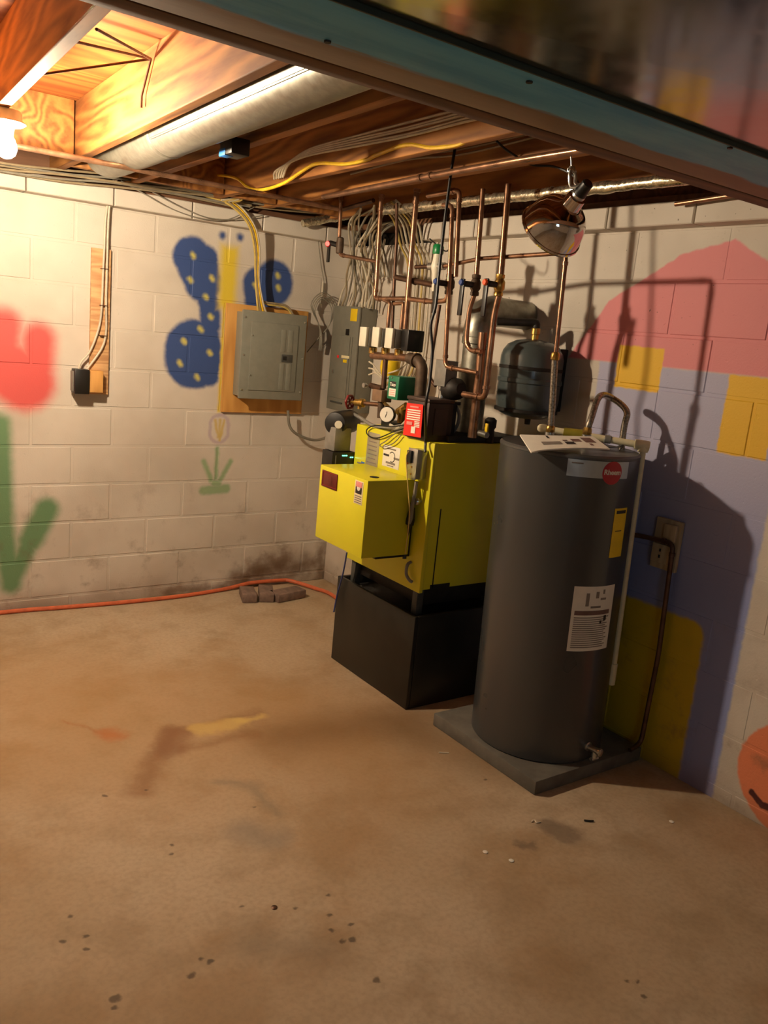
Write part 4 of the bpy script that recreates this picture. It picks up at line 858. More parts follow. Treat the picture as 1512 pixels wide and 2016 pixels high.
pipe('dark horizontal pipe with union left of the green capped valve', [(-0.470, -1.161, 1.854), (-0.470, -1.294, 1.838), (-0.470, -1.468, 1.819)], .0125, 'copper_dull', .01, fittings=(1,))
# fill valve with green cap
g = (-0.481, -1.474, 1.903)
fv = thing('fill_valve', 'pressure valve with a green cap among the copper pipes', 'valve', (g[0], g[1], g[2]-.1))
obj('body', lambda bm: lathe(bm, [(.01, -.11), (.013, -.1), (.013, -.08), (.01, -.078), (.016, -.06), (.016, -.04), (.022, -.02), (.024, .0), (.02, .02), (.017, .045)], g, (0, 0, 1), 18), 'white_plastic', fv)
obj('cap', lambda bm: lathe(bm, [(.022, .045), (.024, .05), (.024, .075), (.018, .085)], g, (0, 0, 1), 18), 'green_cap', fv)
obj('side_port', lambda bm: tube(bm, [Vector(g)+Vector((0, .05, -.005)), Vector(g)+Vector((0, -.055, -.005))], .016, 12), 'silver', fv)
pipe('short copper link between the pale riser and the green capped valve', [(-0.490, -1.334, 1.895), Vector(g)+Vector((0, .05, -.005))], .009, 'copper_dull', 0)
eh = (-0.478, -2.217, 1.937); un = (-0.477, -2.230, 1.596)
pipe('copper line along the mural wall feeding the water heater', [Vector(g)+Vector((0, -.055, -.005)), (eh[0], -1.75, 1.925), eh, un, (un[0], un[1], un[2]-.02)], .0085, 'copper', .025, fittings=(2,))
# three ball valves on the heating risers
vy = [((-0.500, -1.605, 1.821), 'blue_cap', 'ball valve with blue tipped lever beside the bright copper risers'), ((-0.500, -1.771, 1.818), 'blue_cap', 'ball valve with blue tipped lever on the middle riser'), ((-0.500, -1.913, 1.819), 'orange_cap', 'ball valve with orange tipped lever on the last riser')]
for c, m, lb in vy:
    c = Vector(c); c.x = -.505
    b = thing('ball_valve', lb, 'valve', (c.x, c.y, c.z-.04))
    obj('body', lambda bm: lathe(bm, [(.012, -.042), (.018, -.04), (.018, -.028), (.015, -.024), (.022, -.012), (.022, .012), (.015, .024), (.018, .028), (.018, .04), (.012, .042)], c, (0, 0, 1), 18), 'brass' if m == 'orange_cap' else 'iron_brown', b)
    obj('stem', lambda bm: lathe(bm, [(.012, .018), (.012, .058), (.008, .062)], c, (-1, 0, 0), 12), 'black_plastic', b)
    h_ = obj('lever', lambda bm: (bx(bm, c.x-.072, c.x-.063, c.y-.012, c.y+.012, c.z-.125, c.z+.018, .003)), 'black_plastic', b)
    obj('lever_cap', lambda bm: lathe(bm, [(.012, 0), (.013, .003), (.01, .009)], (c.x-.072, c.y, c.z+.003), (-1, 0, 0), 16), m, h_)
# risers d, e, f, g
pipe('bright copper riser with top elbow beside the black cord', [(-0.500, -1.385, 2.191), (-0.500, -1.599, 2.197), (-0.500, -1.634, 1.852)], .0105, 'copper', .03, fittings=(1,))
pipe('copper riser with low elbow running into the fat copper header', [(-0.520, -1.524, 2.139), (-0.520, -1.588, 2.135), (-0.520, -1.628, 1.736), (-0.520, -1.652, 1.482), (-0.500, -1.839, 1.474)], .0095, 'copper', .03, fittings=(1, 3))
pipe('copper riser above the middle blue levered valve', [(-0.500, -1.745, 2.189), (-0.500, -1.765, 1.851)], .0105, 'copper', 0)
pipe('copper drop below the middle valve curling into the fat header', [(-0.500, -1.770, 1.792), (-0.500, -1.744, 1.721), (-0.500, -1.747, 1.594), (-0.500, -1.776, 1.559), (-0.500, -1.848, 1.560)], .0095, 'copper', .025, fittings=(3,))
pipe('copper riser above the orange levered valve', [(-0.500, -1.891, 2.195), (-0.500, -1.910, 1.851)], .0125, 'copper', 0)
pipe('copper drop below the orange valve turning towards the black pump', [(-0.500, -1.913, 1.788), (-0.500, -1.898, 1.706), (-0.500, -1.902, 1.379), (-0.500, -1.766, 1.380)], .0125, 'copper', .03, fittings=(2,))
rs = [(-0.440, -1.776, 1.636), (-0.440, -1.785, 1.460), (-0.440, -1.783, 1.308)]
pipe('fat copper header rising from the boiler top', [rs[0], rs[1], rs[2], (rs[2][0], rs[2][1], 1.202)], .019, 'copper', .02)
# flue
fl = thing('flue_pipe', 'galvanized flue rising from the boiler and turning into the wall', 'flue', (-.31, -1.60, 1.202))
obj('vertical_length', lambda bm: tube(bm, [(-.31, -1.605, 1.202), (-.31, -1.60, 1.62)], .062, 28), 'galv', fl)
obj('elbow', lambda bm: tube(bm, spline([(-.31, -1.60, 1.60), (-.31, -1.60, 1.66), (-.29, -1.595, 1.71), (-.24, -1.59, 1.735), (-.2, -1.585, 1.735)], 5), .066, 28), 'galv', fl)
obj('horizontal_length', lambda bm: tube(bm, [(-.21, -1.586, 1.735), (-.004, -1.57, 1.735)], .063, 28), 'galv', fl)
obj('draft_collar', lambda bm: lathe(bm, [(.064, 0), (.07, .004), (.07, .03), (.064, .034)], (-.31, -1.60, 1.585), (0, 0, 1), 28), 'galv', fl)
# black circulator, grey switch box, conduit
cp_ = Vector((-0.450, -1.640, 1.390))
cc = thing('circulator_pump', 'black circulator pump body among the pipes over the boiler', 'pump', (cp_.x, cp_.y, cp_.z-.06))
obj('volute', lambda bm: lathe(bm, [(.02, -.05), (.045, -.035), (.05, 0), (.045, .03), (.025, .05)], cp_, (0, -1, .1), 20), 'iron', cc)
obj('flange', lambda bm: lathe(bm, [(.038, 0), (.038, .012)], cp_+Vector((0, 0, -.065)), (0, 0, 1), 16), 'iron', cc)
obj('outlet', lambda bm: tube(bm, [cp_+Vector((0, 0, -.06)), (cp_.x, cp_.y, 1.202)], .024, 14), 'iron', cc)
gb = (-0.500, -1.605, 1.449)
gbx = thing('switch_box', 'upright grey electrical box on a silver conduit over the boiler', 'box', (-.47, gb[1], 1.26))
obj('box', lambda bm: bx(bm, -.505, -.44, gb[1]-.038, gb[1]+.038, gb[2]-.052, gb[2]+.058, .003), 'mid_grey', gbx)
obj('conduit', lambda bm: lathe(bm, [(.014, 0), (.019, .004), (.019, .012), (.014, .016), (.014, .06), (.018, .064), (.018, .078)], (-.475, gb[1]+.01, gb[2]-.131), (0, 0, 1), 14), 'silver', gbx)
obj('nipple', lambda bm: lathe(bm, [(.022, 0), (.022, .05)], (-.475, gb[1]+.01, 1.203), (0, 0, 1), 14), mat('conduit_maroon', srgb(74, 30, 22), .5), gbx)
cable('grey flexible lead arching from the conduit to the boiler top', [(-0.420, -1.567, 1.339), (-0.420, -1.615, 1.327), (-0.420, -1.656, 1.292), (-0.420, -1.660, 1.248), (-0.420, -1.636, 1.205), (-0.420, -1.622, 1.185)], .0075, 'mid_grey', None, 6)
pipe('thin copper tube dropping to the grey electrical box', [(-0.490, -1.535, 1.737), (-0.490, -1.519, 1.543), (-0.490, -1.518, 1.422), (-0.490, -1.566, 1.394)], .0075, 'copper_dull', .02)
bv = (-0.420, -1.833, 1.230)
bd = thing('drain_cock', 'small brass drain cock with yellow lever on the boiler top', 'valve', (bv[0], bv[1], 1.201))
obj('body', lambda bm: tube(bm, [(bv[0], bv[1]+.05, 1.225), (bv[0], bv[1]-.02, 1.222)], .013, 12), 'silver', bd)
obj('lever', lambda bm: bx(bm, bv[0]-.004, bv[0]+.004, bv[1]-.02, bv[1]-.004, 1.236, 1.27, .002), 'label_yellow', bd)
single('black_vent', 'stubby black relief valve at the back of the boiler top', 'valve', lambda bm: lathe(bm, [(.022, 0), (.024, .01), (.02, .06), (.026, .07), (.026, .1), (.014, .11)], (-.3, -1.735, 1.173), (0, 0, 1), 16), 'iron')
# green relay box and pump stack
pg = (-0.550, -1.335, 1.360)
gr = thing('relay_box', 'green pump relay box with white label above the boiler', 'relay box', (-.5, pg[1], pg[2]-.05))
obj('case', lambda bm: bx(bm, -.552, -.43, pg[1]-.042, pg[1]+.042, pg[2]-.053, pg[2]+.053, .005), 'green_box', gr)
lbk = obj('black_label', lambda bm: bx(bm, -.5532, -.5521, pg[1]-.022, pg[1]+.022, pg[2]+.0, pg[2]+.028, .0003), 'ink', gr)
obj('brand_text', lambda bm: put_text(bm, 'Taco', .022, lambda c: Vector((-.5536-c.z, pg[1]-c.x, pg[2]+.014+c.y)), .0005), 'paper', lbk)
wlb_ = obj('white_label', lambda bm: bx(bm, -.5532, -.5521, pg[1]-.026, pg[1]+.026, pg[2]-.04, pg[2]-.004, .0003), 'paper', gr)
for k in range(3): obj('text_line', lambda bm: bx(bm, -.5536, -.5533, pg[1]-.02, pg[1]+.02, pg[2]-.014-.009*k, pg[2]-.011-.009*k), 'pink_print', wlb_)
obj('screw', lambda bm: lathe(bm, [(.004, 0), (.003, .003)], (-.552, pg[1]+.01, pg[2]+.044), (-1, 0, 0), 8), 'silver', gr)
ps = thing('pump_stack', 'brown flanged return pipe beside the green relay box', 'pipe', (-0.500, -1.204, 1.169))
obj('upper_pipe', lambda bm: tube(bm, [(-0.500, -1.183, 1.482), (-0.500, -1.189, 1.343)], .0125, 12), 'copper_dull', ps)
fb = (-0.500, -1.181, 1.311)
obj('flange_block', lambda bm: bx(bm, -.53, -.47, fb[1]-.04, fb[1]+.04, fb[2]-.03, fb[2]+.025, .003), mat('flange_tan', srgb(126, 98, 74), .6), ps)
obj('bolt', lambda bm: lathe(bm, [(.01, 0), (.012, .01), (.012, .02)], (-.53, fb[1]+.09, fb[2]+.035), (-1, 0, 0), 10), 'silver', ps)
obj('cross_bar', lambda bm: tube(bm, [(-.5, fb[1]+.1, fb[2]+.035), (-.5, fb[1]+.0, fb[2]+.03)], .014, 10), 'copper_dull', ps)
obj('lower_pipe', lambda bm: tube(bm, [(-.5, fb[1], fb[2]-.03), (-.5, fb[1]-.005, 1.203)], .016, 12), 'iron_brown', ps)
single('brass_tee', 'brass fitting under the green relay box', 'fitting', lambda bm: (tube(bm, [(-.5, pg[1]+.01, pg[2]-.11), (-.5, pg[1]-.05, pg[2]-.075)], .018, 12), tube(bm, [(-.5, pg[1]-.02, 1.203), (-.5, pg[1]-.02, pg[2]-.09)], .02, 12)), 'brass')
# pressure gauge
pgp = Vector((-0.580, -1.349, 1.239)); ga = thing('pressure_gauge', 'round white dial gauge at the front of the pipes', 'gauge', pgp-Vector((0, 0, .04)))
nv = Vector((-.86, -.5, .05)).normalized()
obj('case', lambda bm: lathe(bm, [(.03, -.03), (.036, -.02), (.038, 0), (.035, .003)], pgp, nv, 24), 'black_plastic', ga)
dl_ = obj('dial', lambda bm: lathe(bm, [(.034, .0032), (.033, .0042)], pgp, nv, 24), 'paper', ga)
side = nv.cross(Vector((0, 0, 1))).normalized()
obj('needle', lambda bm: tube(bm, [pgp+nv*.0052, pgp+nv*.0052+Vector((0, 0, .013))], .0013, 5), 'ink', dl_)
obj('needle', lambda bm: tube(bm, [pgp+nv*.0052+side*.002, pgp+nv*.0052+Vector((0, 0, -.014))+side*.005], .0016, 5), 'ink', dl_)
obj('stem', lambda bm: tube(bm, [pgp-nv*.02, pgp-nv*.05+Vector((0, 0, .02)), (-.5, fb[1]-.02, pgp.z+.04)], .008, 8), 'brass', ga)
# red hand wheel valve
hv = Vector((-0.560, -1.002, 1.256)); he = Vector((-0.500, -1.180, 1.265))
gv = thing('gate_valve', 'gate valve with a dark red hand wheel', 'valve', hv-Vector((0, 0, .04)))
dv = (he-hv).normalized()
def wheel(bm):
    u = dv.cross(Vector((0, 0, 1))).normalized(); v = dv.cross(u)
    ring = [hv+(u*math.cos(2*PI*k/18)+v*math.sin(2*PI*k/18))*(.03+.003*(k % 3 == 0)) for k in range(19)]
    tube(bm, ring, .006, 8)
    for k in range(3): tube(bm, [hv-(u*math.cos(PI*k/3)+v*math.sin(PI*k/3))*.03, hv+(u*math.cos(PI*k/3)+v*math.sin(PI*k/3))*.03], .0045, 6)
obj('hand_wheel', wheel, 'red_paint', gv)
obj('body', lambda bm: lathe(bm, [(.007, 0), (.008, .03), (.017, .034), (.017, .06), (.021, .064), (.021, .085), (.014, .09)], hv, dv, 16), 'brass', gv)
obj('drain_stub', lambda bm: lathe(bm, [(.008, 0), (.009, .03)], hv+dv*.06, (0, 0, -1), 10), 'brass', gv)
pipe('short copper link from the red wheel valve to the return pipe', [hv+dv*.085, he], .0105, 'copper', 0)
# red levered shutoff near the corner
rv = Vector((-0.500, -0.664, 2.005)); rl_ = Vector((-0.520, -0.622, 2.008))
rvt = thing('lever_valve', 'shutoff valve with long black lever and red knob near the corner', 'valve', rv-Vector((0, 0, .05)))
obj('body', lambda bm: lathe(bm, [(.013, -.04), (.018, -.036), (.02, 0), (.018, .036), (.013, .04)], Vector((-.5, (-0.500, -0.694, 1.999)[1], rv.z)), (0, 0, 1), 14), 'iron_brown', rvt)
obj('stem', lambda bm: tube(bm, [(-.5, (-0.500, -0.694, 1.999)[1], rv.z), rl_+Vector((.004, -.004, .01))], .013, 10), 'black_plastic', rvt)
lv_ = obj('lever', lambda bm: bx(bm, rl_.x-.006, rl_.x+.004, rl_.y-.013, rl_.y+.009, rl_.z-.085, rl_.z+.02, .003), 'black_plastic', rvt)
obj('knob', lambda bm: lathe(bm, [(.015, 0), (.016, .004), (.012, .011)], rl_+Vector((-.006, 0, .004)), (-.8, -.6, 0), 14), 'red_cap', lv_)

# ---------------------------------------------------------------- expansion tank on the mural wall
ec = (-.165, -1.80)
et = thing('expansion_tank', 'dark slate expansion tank hung on the mural wall behind the heater', 'tank', (ec[0], ec[1], 1.30))
R_ = .135
prof = [(.02, 0), (.08, .004), (.115, .02), (.13, .045), (R_, .08), (R_, .15), (R_+.004, .155), (R_+.004, .17), (R_, .175), (R_, .26), (.128, .285), (.11, .312), (.075, .33), (.03, .338)]
obj('shell', lambda bm: lathe(bm, prof, (ec[0], ec[1], 1.292), (0, 0, 1), 40), 'tank_slate', et)
obj('top_fitting', lambda bm: lathe(bm, [(.016, 0), (.016, .02), (.02, .022), (.02, .045), (.014, .05)], (ec[0], ec[1], 1.63), (0, 0, 1), 14), 'brass', et)
obj('bottom_stub', lambda bm: lathe(bm, [(.012, 0), (.014, .025)], (ec[0], ec[1]-.02, 1.268), (0, 0, 1), 10), 'iron', et)
for s in (-1, 1): obj('strap', lambda bm: lathe(bm, [(R_+.0003, 0), (R_+.002, .001), (R_+.002, .014), (R_+.0003, .015)], (ec[0], ec[1], 1.41+.09*s), (0, 0, 1), 40), 'iron', et)
obj('wall_bracket', lambda bm: bx(bm, -.04, -.001, ec[1]-.05, ec[1]+.05, 1.33, 1.6, .003), 'iron', et)
pipe('black iron pipe bending down into the expansion tank', [(-.30, -1.70, 1.69), (ec[0], ec[1]-.0, 1.70), (ec[0], ec[1], 1.675)], .017, 'iron', .03, 'iron_pipe')

# ---------------------------------------------------------------- water heater on its pad
pd = single('concrete_pad', 'square grey concrete pad under the water heater', 'pad', lambda bm: bx(bm, -.622, -.02, -2.556, -1.952, .0005, .056, .004), 'pad')
hc = (-.335, -2.265); HR = .263; TL = (-.016, .012)
wh = thing('water_heater', 'tall dark grey electric water heater on a concrete pad', 'water heater', (hc[0], hc[1], .056))
def ring(z, r, n=64): return [(hc[0]+TL[0]*z+math.cos(2*PI*k/n)*r, hc[1]+TL[1]*z+math.sin(2*PI*k/n)*r, z) for k in range(n)]
def shell(zr, cap0=True, cap1=True):
    def f(bm):
        R = [[bm.verts.new(p) for p in ring(z, r)] for z, r in zr]
        for a, b in zip(R, R[1:]):
            for k in range(64): bm.faces.new((a[k], a[(k+1) % 64], b[(k+1) % 64], b[k]))
        if cap0: bm.faces.new(R[0][::-1])
        if cap1: bm.faces.new(R[-1])
    return f
obj('body', shell([(.0565, HR-.006), (.062, HR), (1.227, HR)]), 'heater_grey', wh)
obj('top_pan', shell([(1.228, HR+.0015), (1.236, HR+.0015), (1.243, HR-.006), (1.240, HR-.012)]), 'heater_top', wh)
def cyldisc(bm, r, deg, z, n=28):
    P_ = lambda u, v, e: Vector((hc[0]+TL[0]*z+math.cos(math.radians(deg)+u/HR)*(HR+e), hc[1]+TL[1]*z+math.sin(math.radians(deg)+u/HR)*(HR+e), z+v))
    R = [[bm.verts.new(P_(r*f*math.cos(2*PI*k/n), r*f*math.sin(2*PI*k/n), e)) for k in range(n)] for f, e in ((1, .0014), (1, .0024), (.66, .0024), (.33, .0024), (.01, .0024))]
    for a, b in zip(R, R[1:]):
        for k in range(n): bm.faces.new((a[k], a[(k+1) % n], b[(k+1) % n], b[k]))
bd_ = obj('badge_band', lambda bm: cylpatch(bm, hc, HR+.0002, -138, -84, 1.165, 1.226, tl=TL), 'band_silver', wh, 'silver band with a round red badge')
obj('badge_disc', lambda bm: cyldisc(bm, .042, -101, 1.186), 'badge_red', bd_)
obj('brand_text', lambda bm: put_text(bm, 'Rheem', .026, lambda c: Vector((hc[0]+TL[0]*1.19+math.cos(math.radians(-101)+c.x/HR)*(HR+.0034+c.z), hc[1]+TL[1]*1.19+math.sin(math.radians(-101)+c.x/HR)*(HR+.0034+c.z), 1.188+c.y)), .0006), 'paper', bd_)
obj('band_text', lambda bm: cylpatch(bm, hc, HR+.0015, -135, -126, 1.211, 1.216, .0004, 4, TL), 'ink_grey', bd_)
el = obj('energy_label', lambda bm: cylpatch(bm, hc, HR+.0002, -93, -77, .872, 1.056, .0012, 8, TL), 'label_yellow', wh)
obj('label_print', lambda bm: cylpatch(bm, hc, HR+.0014, -91, -79, 1.036, 1.048, .0004, 6, TL), 'ink', el)
obj('label_print', lambda bm: cylpatch(bm, hc, HR+.0014, -90, -82, .97, .973, .0004, 6, TL), 'ink', el)
il = obj('instruction_label', lambda bm: cylpatch(bm, hc, HR+.0002, -121, -80, .515, .765, .0012, 14, TL), 'paper', wh)
obj('label_print', lambda bm: cylpatch(bm, hc, HR+.0014, -118.5, -84, .655, .672, .0004, 12, TL), 'ink_brown', il)
for k in range(15): obj('text_line', lambda bm: cylpatch(bm, hc, HR+.0014, -118.5, -84-(k*7 % 5), .647-.0082*k-.004, .647-.0082*k, .0004, 10, TL), 'ink_grey', il)
for k, (a0, a1, za, zb_) in enumerate(((-110, -107, .69, .74), (-101, -98, .72, .745), (-96, -90, .712, .72), (-94, -92, .735, .752), (-105, -95, .682, .69), (-90, -87, .63, .65), (-94, -92, .62, .632))): obj('label_print', lambda bm: cylpatch(bm, hc, HR+.0015, a0, a1, za, zb_, .0005, 4, TL), 'ink' if k > 4 else 'ink_grey', il)
# bottom drain valve
da = math.radians(-88); dp = Vector((hc[0]+math.cos(da)*HR, hc[1]+math.sin(da)*HR, .118)); do = Vector((math.cos(da), math.sin(da), 0))
dv_ = obj('drain_valve', lambda bm: (lathe(bm, [(.018, -.004), (.018, .004), (.012, .006), (.012, .05), (.016, .052), (.016, .062), (.009, .064)], dp, do, 14), lathe(bm, [(.01, 0), (.012, .03), (.009, .034)], dp+do*.035, (0, 0, -1), 12)), 'silver', wh)
obj('valve_handle', lambda bm: tube(bm, [dp+do*.035+Vector((-.016, 0, -.036)), dp+do*.035+Vector((.02, 0, -.036))], .008, 8), 'silver', dv_)
# nipples on top
n1 = Vector((-0.457, -2.236, 1.297)); n1.z = 1.243
n2 = Vector((-0.313, -2.289, 1.299)); n2.z = 1.243
for nn in (n1, n2): obj('nipple', lambda bm: lathe(bm, [(.022, 0), (.022, .004), (.014, .006), (.014, .034), (.018, .035), (.018, .05)], nn-Vector((0, 0, .002)), (0, 0, 1), 14), 'silver', wh)
fx = thing('braided_connector', 'straight braided steel connector from copper pipe to heater top', 'hose', n1+Vector((0, 0, .048)))
obj('hose', lambda bm: tube(bm, [n1+Vector((0, 0, .07)), (n1+Vector(un))/2+Vector((.003, 0, 0)), Vector(un)-Vector((0, 0, .035))], .0125, 14), 'braid', fx)
obj('nut', lambda bm: lathe(bm, [(.015, 0), (.017, .003), (.017, .02), (.013, .025)], n1+Vector((0, 0, .049)), (0, 0, 1), 8), 'brass', fx)
obj('nut', lambda bm: lathe(bm, [(.013, 0), (.016, .003), (.016, .024), (.011, .03)], Vector(un)-Vector((0, 0, .04)), (0, 0, 1), 8), 'brass', fx)
ap = (-0.145, -2.225, 1.429); a2 = (-0.144, -2.322, 1.318)
fa = thing('arched_connector', 'braided steel hose arching over the back of the heater', 'hose', n2+Vector((0, 0, .048)))
obj('hose', lambda bm: tube(bm, spline([n2+Vector((0, 0, .07)), n2+Vector((.012, 0, .11)), n2*.45+Vector((ap[0], ap[1], ap[2]))*.55+Vector((-.01, .0, .09)), Vector(ap)+Vector((.012, -.01, .0)), Vector((a2[0], a2[1], ap[2]-.04)), Vector(a2), Vector((a2[0]+.01, a2[1], 1.1)), Vector((a2[0]+.02, a2[1], .98))], 7), .0125, 14), 'braid', fa)
obj('nut', lambda bm: lathe(bm, [(.015, 0), (.017, .003), (.017, .02), (.013, .028)], n2+Vector((0, 0, .049)), (0, 0, 1), 8), 'brass', fa)
# cream relief pipe
pv = thing('relief_pipe', 'cream plastic relief pipe across and down the side of the heater', 'pipe', (-.055, -2.35, .262))
v0 = Vector((-0.363, -2.099, 1.288)); v1 = Vector((-0.100, -2.392, 1.267))
obj('horizontal_tube', lambda bm: tube(bm, [v0, v1], .0135, 14), 'pvc', pv)
obj('end_cap', lambda bm: lathe(bm, [(.006, -.016), (.014, -.01), (.017, 0), (.017, .018), (.0136, .02)], v0, v1-v0, 16), 'pvc', pv)
obj('elbow', lambda bm: (lathe(bm, [(.018, -.034), (.02, -.03), (.02, .018), (.018, .022)], v1, (v1-v0), 16), lathe(bm, [(.02, 0), (.02, .03), (.018, .032)], v1+Vector((0, 0, .006)), (0, 0, -1), 16)), 'pvc', pv)
mid = v0+(v1-v0)*.62
obj('grey_clip', lambda bm: lathe(bm, [(.0148, 0), (.0165, .002), (.0165, .024), (.0148, .026)], mid, v1-v0, 16), 'mid_grey', pv)
obj('drop_tube', lambda bm: tube(bm, [(v1.x, v1.y, v1.z-.02), Vector((-0.100, -2.418, 0.338))], .0125, 14), 'pvc', pv)
obj('drop_coupling', lambda bm: lathe(bm, [(.0128, 0), (.017, .002), (.017, .09), (.0128, .092)], (-0.100, -2.417, 0.288), (.004, .012, 1), 14), 'pvc', pv)
ot = v0+(v1-v0)*.28
single('olive_tag', 'olive plastic tag wrapped round the cream pipe', 'tag', lambda bm: tube(bm, [ot-(v1-v0)*.06, ot+(v1-v0)*.16], .021, 12, rr=[.017, .023]), 'olive_tape')
cable('thin black wire curled on the heater top', [n2+Vector((.01, -.02, .01)), n2+Vector((.03, -.07, .012)), n2+Vector((.05, -.11, .02)), n2+Vector((.045, -.14, .03)), n2+Vector((.03, -.14, .012))], .0025, 'black_rubber')
# manual lying on top
q = [Vector(p) for p in ((-0.663, -2.355, 1.236), (-0.414, -2.490, 1.266), (-0.381, -2.380, 1.293), (-0.608, -2.233, 1.276))]
mn = thing('instruction_manual', 'white instruction manual lying on top of the heater', 'booklet', ((q[0]+q[2])/2))
def sheets(bm):
    N = 10; rows = []
    for lay in (0.0, .0045):
        for v in (0, 1):
            r = []
            for i in range(N+1):
                u = i/N; p = (q[0]*(1-u)+q[1]*u)*(1-v)+(q[3]*(1-u)+q[2]*u)*v
                r.append(bm.verts.new(p+Vector((0, 0, lay+(.007*math.sin(u*PI)*(1-v) if lay or v == 0 else 0)-.004*(1-v)*(u < .08)))))
            rows.append(r)
    a, b, c_, d_ = rows
    for i in range(N):
        bm.faces.new((a[i], a[i+1], b[i+1], b[i])); bm.faces.new((c_[i], d_[i], d_[i+1], c_[i+1]))
        bm.faces.new((a[i], c_[i], c_[i+1], a[i+1])); bm.faces.new((b[i], b[i+1], d_[i+1], d_[i]))
    bm.faces.new((a[0], b[0], d_[0], c_[0])); bm.faces.new((a[N], c_[N], d_[N], b[N]))
obj('pages', sheets, 'paper', mn)
def mp2(u, v): 
    p = (q[0]*(1-u)+q[1]*u)*(1-v)+(q[3]*(1-u)+q[2]*u)*v; return p+Vector((0, 0, .0052+.007*math.sin(u*PI)*(1-v)))
for (u0, u1, v0_, v1_, m) in ((.5, .62, .28, .48, 'ink'), (.62, .74, .5, .72, 'ink_brown'), (.78, .92, .45, .85, 'ink_brown'), (.33, .36, .75, .95, 'ink'), (.5, .56, .55, .62, 'ink_brown'), (.2, .45, .3, .5, 'ink_grey'), (.8, .84, .2, .35, 'ink_brown')):
    obj('print_block', lambda bm: quadplate(bm, [mp2(u0, v0_), mp2(u1, v0_), mp2(u1, v1_), mp2(u0, v1_)], .0004), m, mn)

# ---------------------------------------------------------------- wall fitting and copper tube behind the heater
wk = (-0.020, -2.505, 0.896)
wo = thing('wall_receptacle', 'tan wood mount with a receptacle behind the heater', 'outlet', (-.02, wk[1], wk[2]-.1))
obj('backing_block', lambda bm: bx(bm, -.022, -.0025, wk[1]-.06, wk[1]+.055, wk[2]-.1, wk[2]+.1, .003), 'outlet_tan', wo)
obj('receptacle', lambda bm: bx(bm, -.034, -.0222, wk[1]-.03, wk[1]+.048, wk[2]-.075, wk[2]+.0, .003), 'outlet_tan', wo)
obj('cover_block', lambda bm: bx(bm, -.04, -.0222, wk[1]-.05, wk[1]+.005, wk[2]+.02, wk[2]+.085, .003), 'outlet_tan', wo)
for z in (-.03, -.055): obj('slot', lambda bm: bx(bm, -.0352, -.0341, wk[1]+.005, wk[1]+.013, wk[2]+z, wk[2]+z+.012, .0003), 'ink', wo)
lt = [(-.1, (-0.045, -2.352, 0.904)[1]+.03, (-0.045, -2.352, 0.904)[2]), (-0.048, -2.416, 0.908), (-0.048, -2.559, 0.916), (-0.048, -2.577, 0.468), (-0.048, -2.567, 0.090), (-.12, (-0.050, -2.572, 0.074)[1], .075)]
pipe('dark copper tube bent down the mural wall behind the heater', lt, .0095, 'copper_dull', .03, fittings=(2,))

# ---------------------------------------------------------------- clamp lamp with mirror reflector
rc = Vector((-0.751, -2.402, 1.968)); so = rc-Vector((.112, .76, -.64))*.1665
axl = (rc-so).normalized()
cl = thing('clamp_lamp', 'chrome reflector clamp lamp hanging unlit below the pipes', 'lamp', (-.66, -2.33, 1.9))
LN = (rc-so).length
prof = [(.021, LN-.152), (.031, LN-.148), (.034, LN-.112), (.04, LN-.106), (.06, LN-.098), (.078, LN-.084), (.092, LN-.064), (.102, LN-.038), (.1085, LN-.006), (.1105, LN+.006), (.1095, LN+.006), (.107, LN-.007), (.1, LN-.038), (.09, LN-.063), (.076, LN-.082), (.058, LN-.095), (.032, LN-.108), (.02, LN-.15)]
prof = [(r*.952, LN+(h-LN)*.952) for r, h in prof]
def refl(bm): lathe(bm, prof, so, axl, 48, False)
obj('reflector', refl, 'chrome', cl)
obj('rim_bead', lambda bm: lathe(bm, [(.1015, LN-.003), (.1075, LN-.002), (.109, LN+.004), (.1065, LN+.009), (.1015, LN+.008)], so, axl, 48, False), 'chrome', cl)
obj('socket', lambda bm: lathe(bm, [(.014, -.032), (.018, -.028), (.019, .0), (.021, .004), (.021, .022), (.017, .026)], so, axl, 20), 'black_plastic', cl)
obj('socket_ring', lambda bm: lathe(bm, [(.0195, LN-.155), (.0225, LN-.153), (.0225, LN-.144), (.0195, LN-.142)], so, axl, 20), 'silver', cl)
k0 = so+Vector((-.006, .04, .012))
ck = obj('spring_clamp', lambda bm: (tube(bm, spline([so+Vector((0, 0, .015)), k0, k0+Vector((-.008, .006, .03)), k0+Vector((-.004, .01, .06))], 5), .006, 8), tube(bm, spline([so+Vector((.01, 0, .02)), k0+Vector((.016, 0, .012)), k0+Vector((.014, .004, .036)), k0+Vector((.006, .012, .062))], 5), .005, 8)), 'silver', cl)
obj('clamp_spring', lambda bm: tube(bm, [k0+Vector((-.018+.0006*i, .006+.005*math.sin(i*1.2), .048+.005*math.cos(i*1.2))) for i in range(52)], .0018, 5), 'silver', cl)
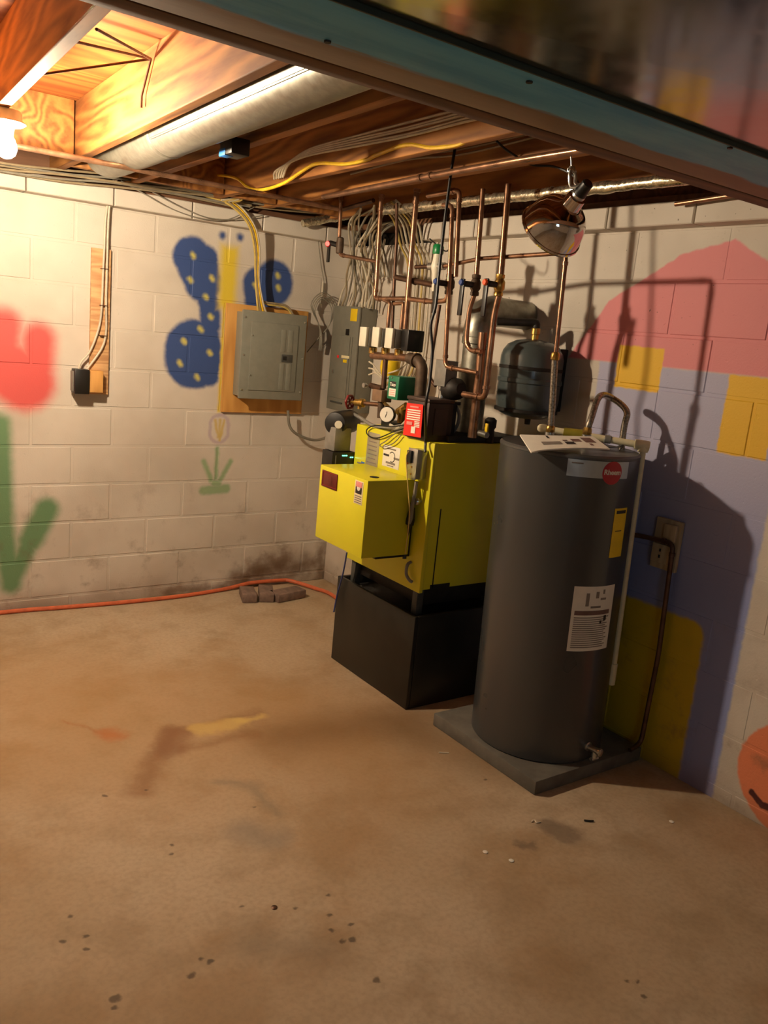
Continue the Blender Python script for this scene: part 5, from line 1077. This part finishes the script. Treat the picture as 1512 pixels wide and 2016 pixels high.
obj('hook_wire', lambda bm: tube(bm, spline([k0+Vector((-.002, .01, .06)), k0+Vector((-.004, .02, .10)), k0+Vector((-.006, .04, .145)), k0+Vector((-.004, .055, .158)), k0+Vector((.002, .06, .14))], 6), .0026, 6), 'silver', cl)
obj('lamp_bulb', lambda bm: lathe(bm, [(.012, LN-.1), (.014, LN-.085), (.026, LN-.06), (.028, LN-.04), (.02, LN-.018), (.004, LN-.01)], so, axl, 18), 'white_plastic', cl)

# ---------------------------------------------------------------- loose things on the floor
def paver(label, p, ang, L=.19, W=.085, H=.052):
    def f(bm): bx(bm, p[0]-L/2, p[0]+L/2, p[1]-W/2, p[1]+W/2, .0006, H, .006, 2, ang)
    return single('paver_brick', label, 'brick', f, 'brick')
e1, e2, e3 = (-0.613, -0.104, 0.000), (-0.477, -0.190, -0.000), (-0.427, -0.297, 0.000)
paver('end brick of the three, farthest from the boiler', (-.64, -.20), 1.25, .17)
paver('brick between the other two on the floor', (-.53, -.215), 1.15, .19)
paver('brick nearest the black stand', (-.415, -.27), .18, .21, .1)
cable('white plastic curl lying near the concrete pad', [(-0.757, -2.677, 0.003), (-0.740, -2.674, 0.004), (-0.743, -2.688, 0.003), (-0.728, -2.692, 0.003)], .0022, 'white_plastic', None, 5, 'plastic_curl', 'litter')
cable('dark twig on the floor beside the white curl', [(-0.579, -2.757, 0.004), (-0.565, -2.768, 0.004), (-0.551, -2.775, 0.004)], .0032, 'iron', None, 4, 'twig', 'litter')
for lb, p in (('pale chip on the bare floor in front of the pad', (-1.017, -2.731, 0.000)), ('fainter pale chip beside the brighter chip', (-0.971, -2.804, 0.000)), ('pale chip on the floor towards the mural wall', (-0.288, -2.906, 0.000)), ('ringed bottle cap on the foreground floor', (-1.732, -2.648, 0.000))):
    single('floor_chip', lb, 'litter', lambda bm: lathe(bm, [(.008, .0005), (.009, .002), (.006, .0035)], p, (0, 0, 1), 9), 'paper' if 'cap' not in lb else 'copper_dull')
single('straw', 'thin white straw on the floor beside the pad', 'litter', lambda bm: tube(bm, [(-0.748, -2.152, 0.002), (-0.713, -2.173, 0.002)], .002, 6), 'white_plastic')
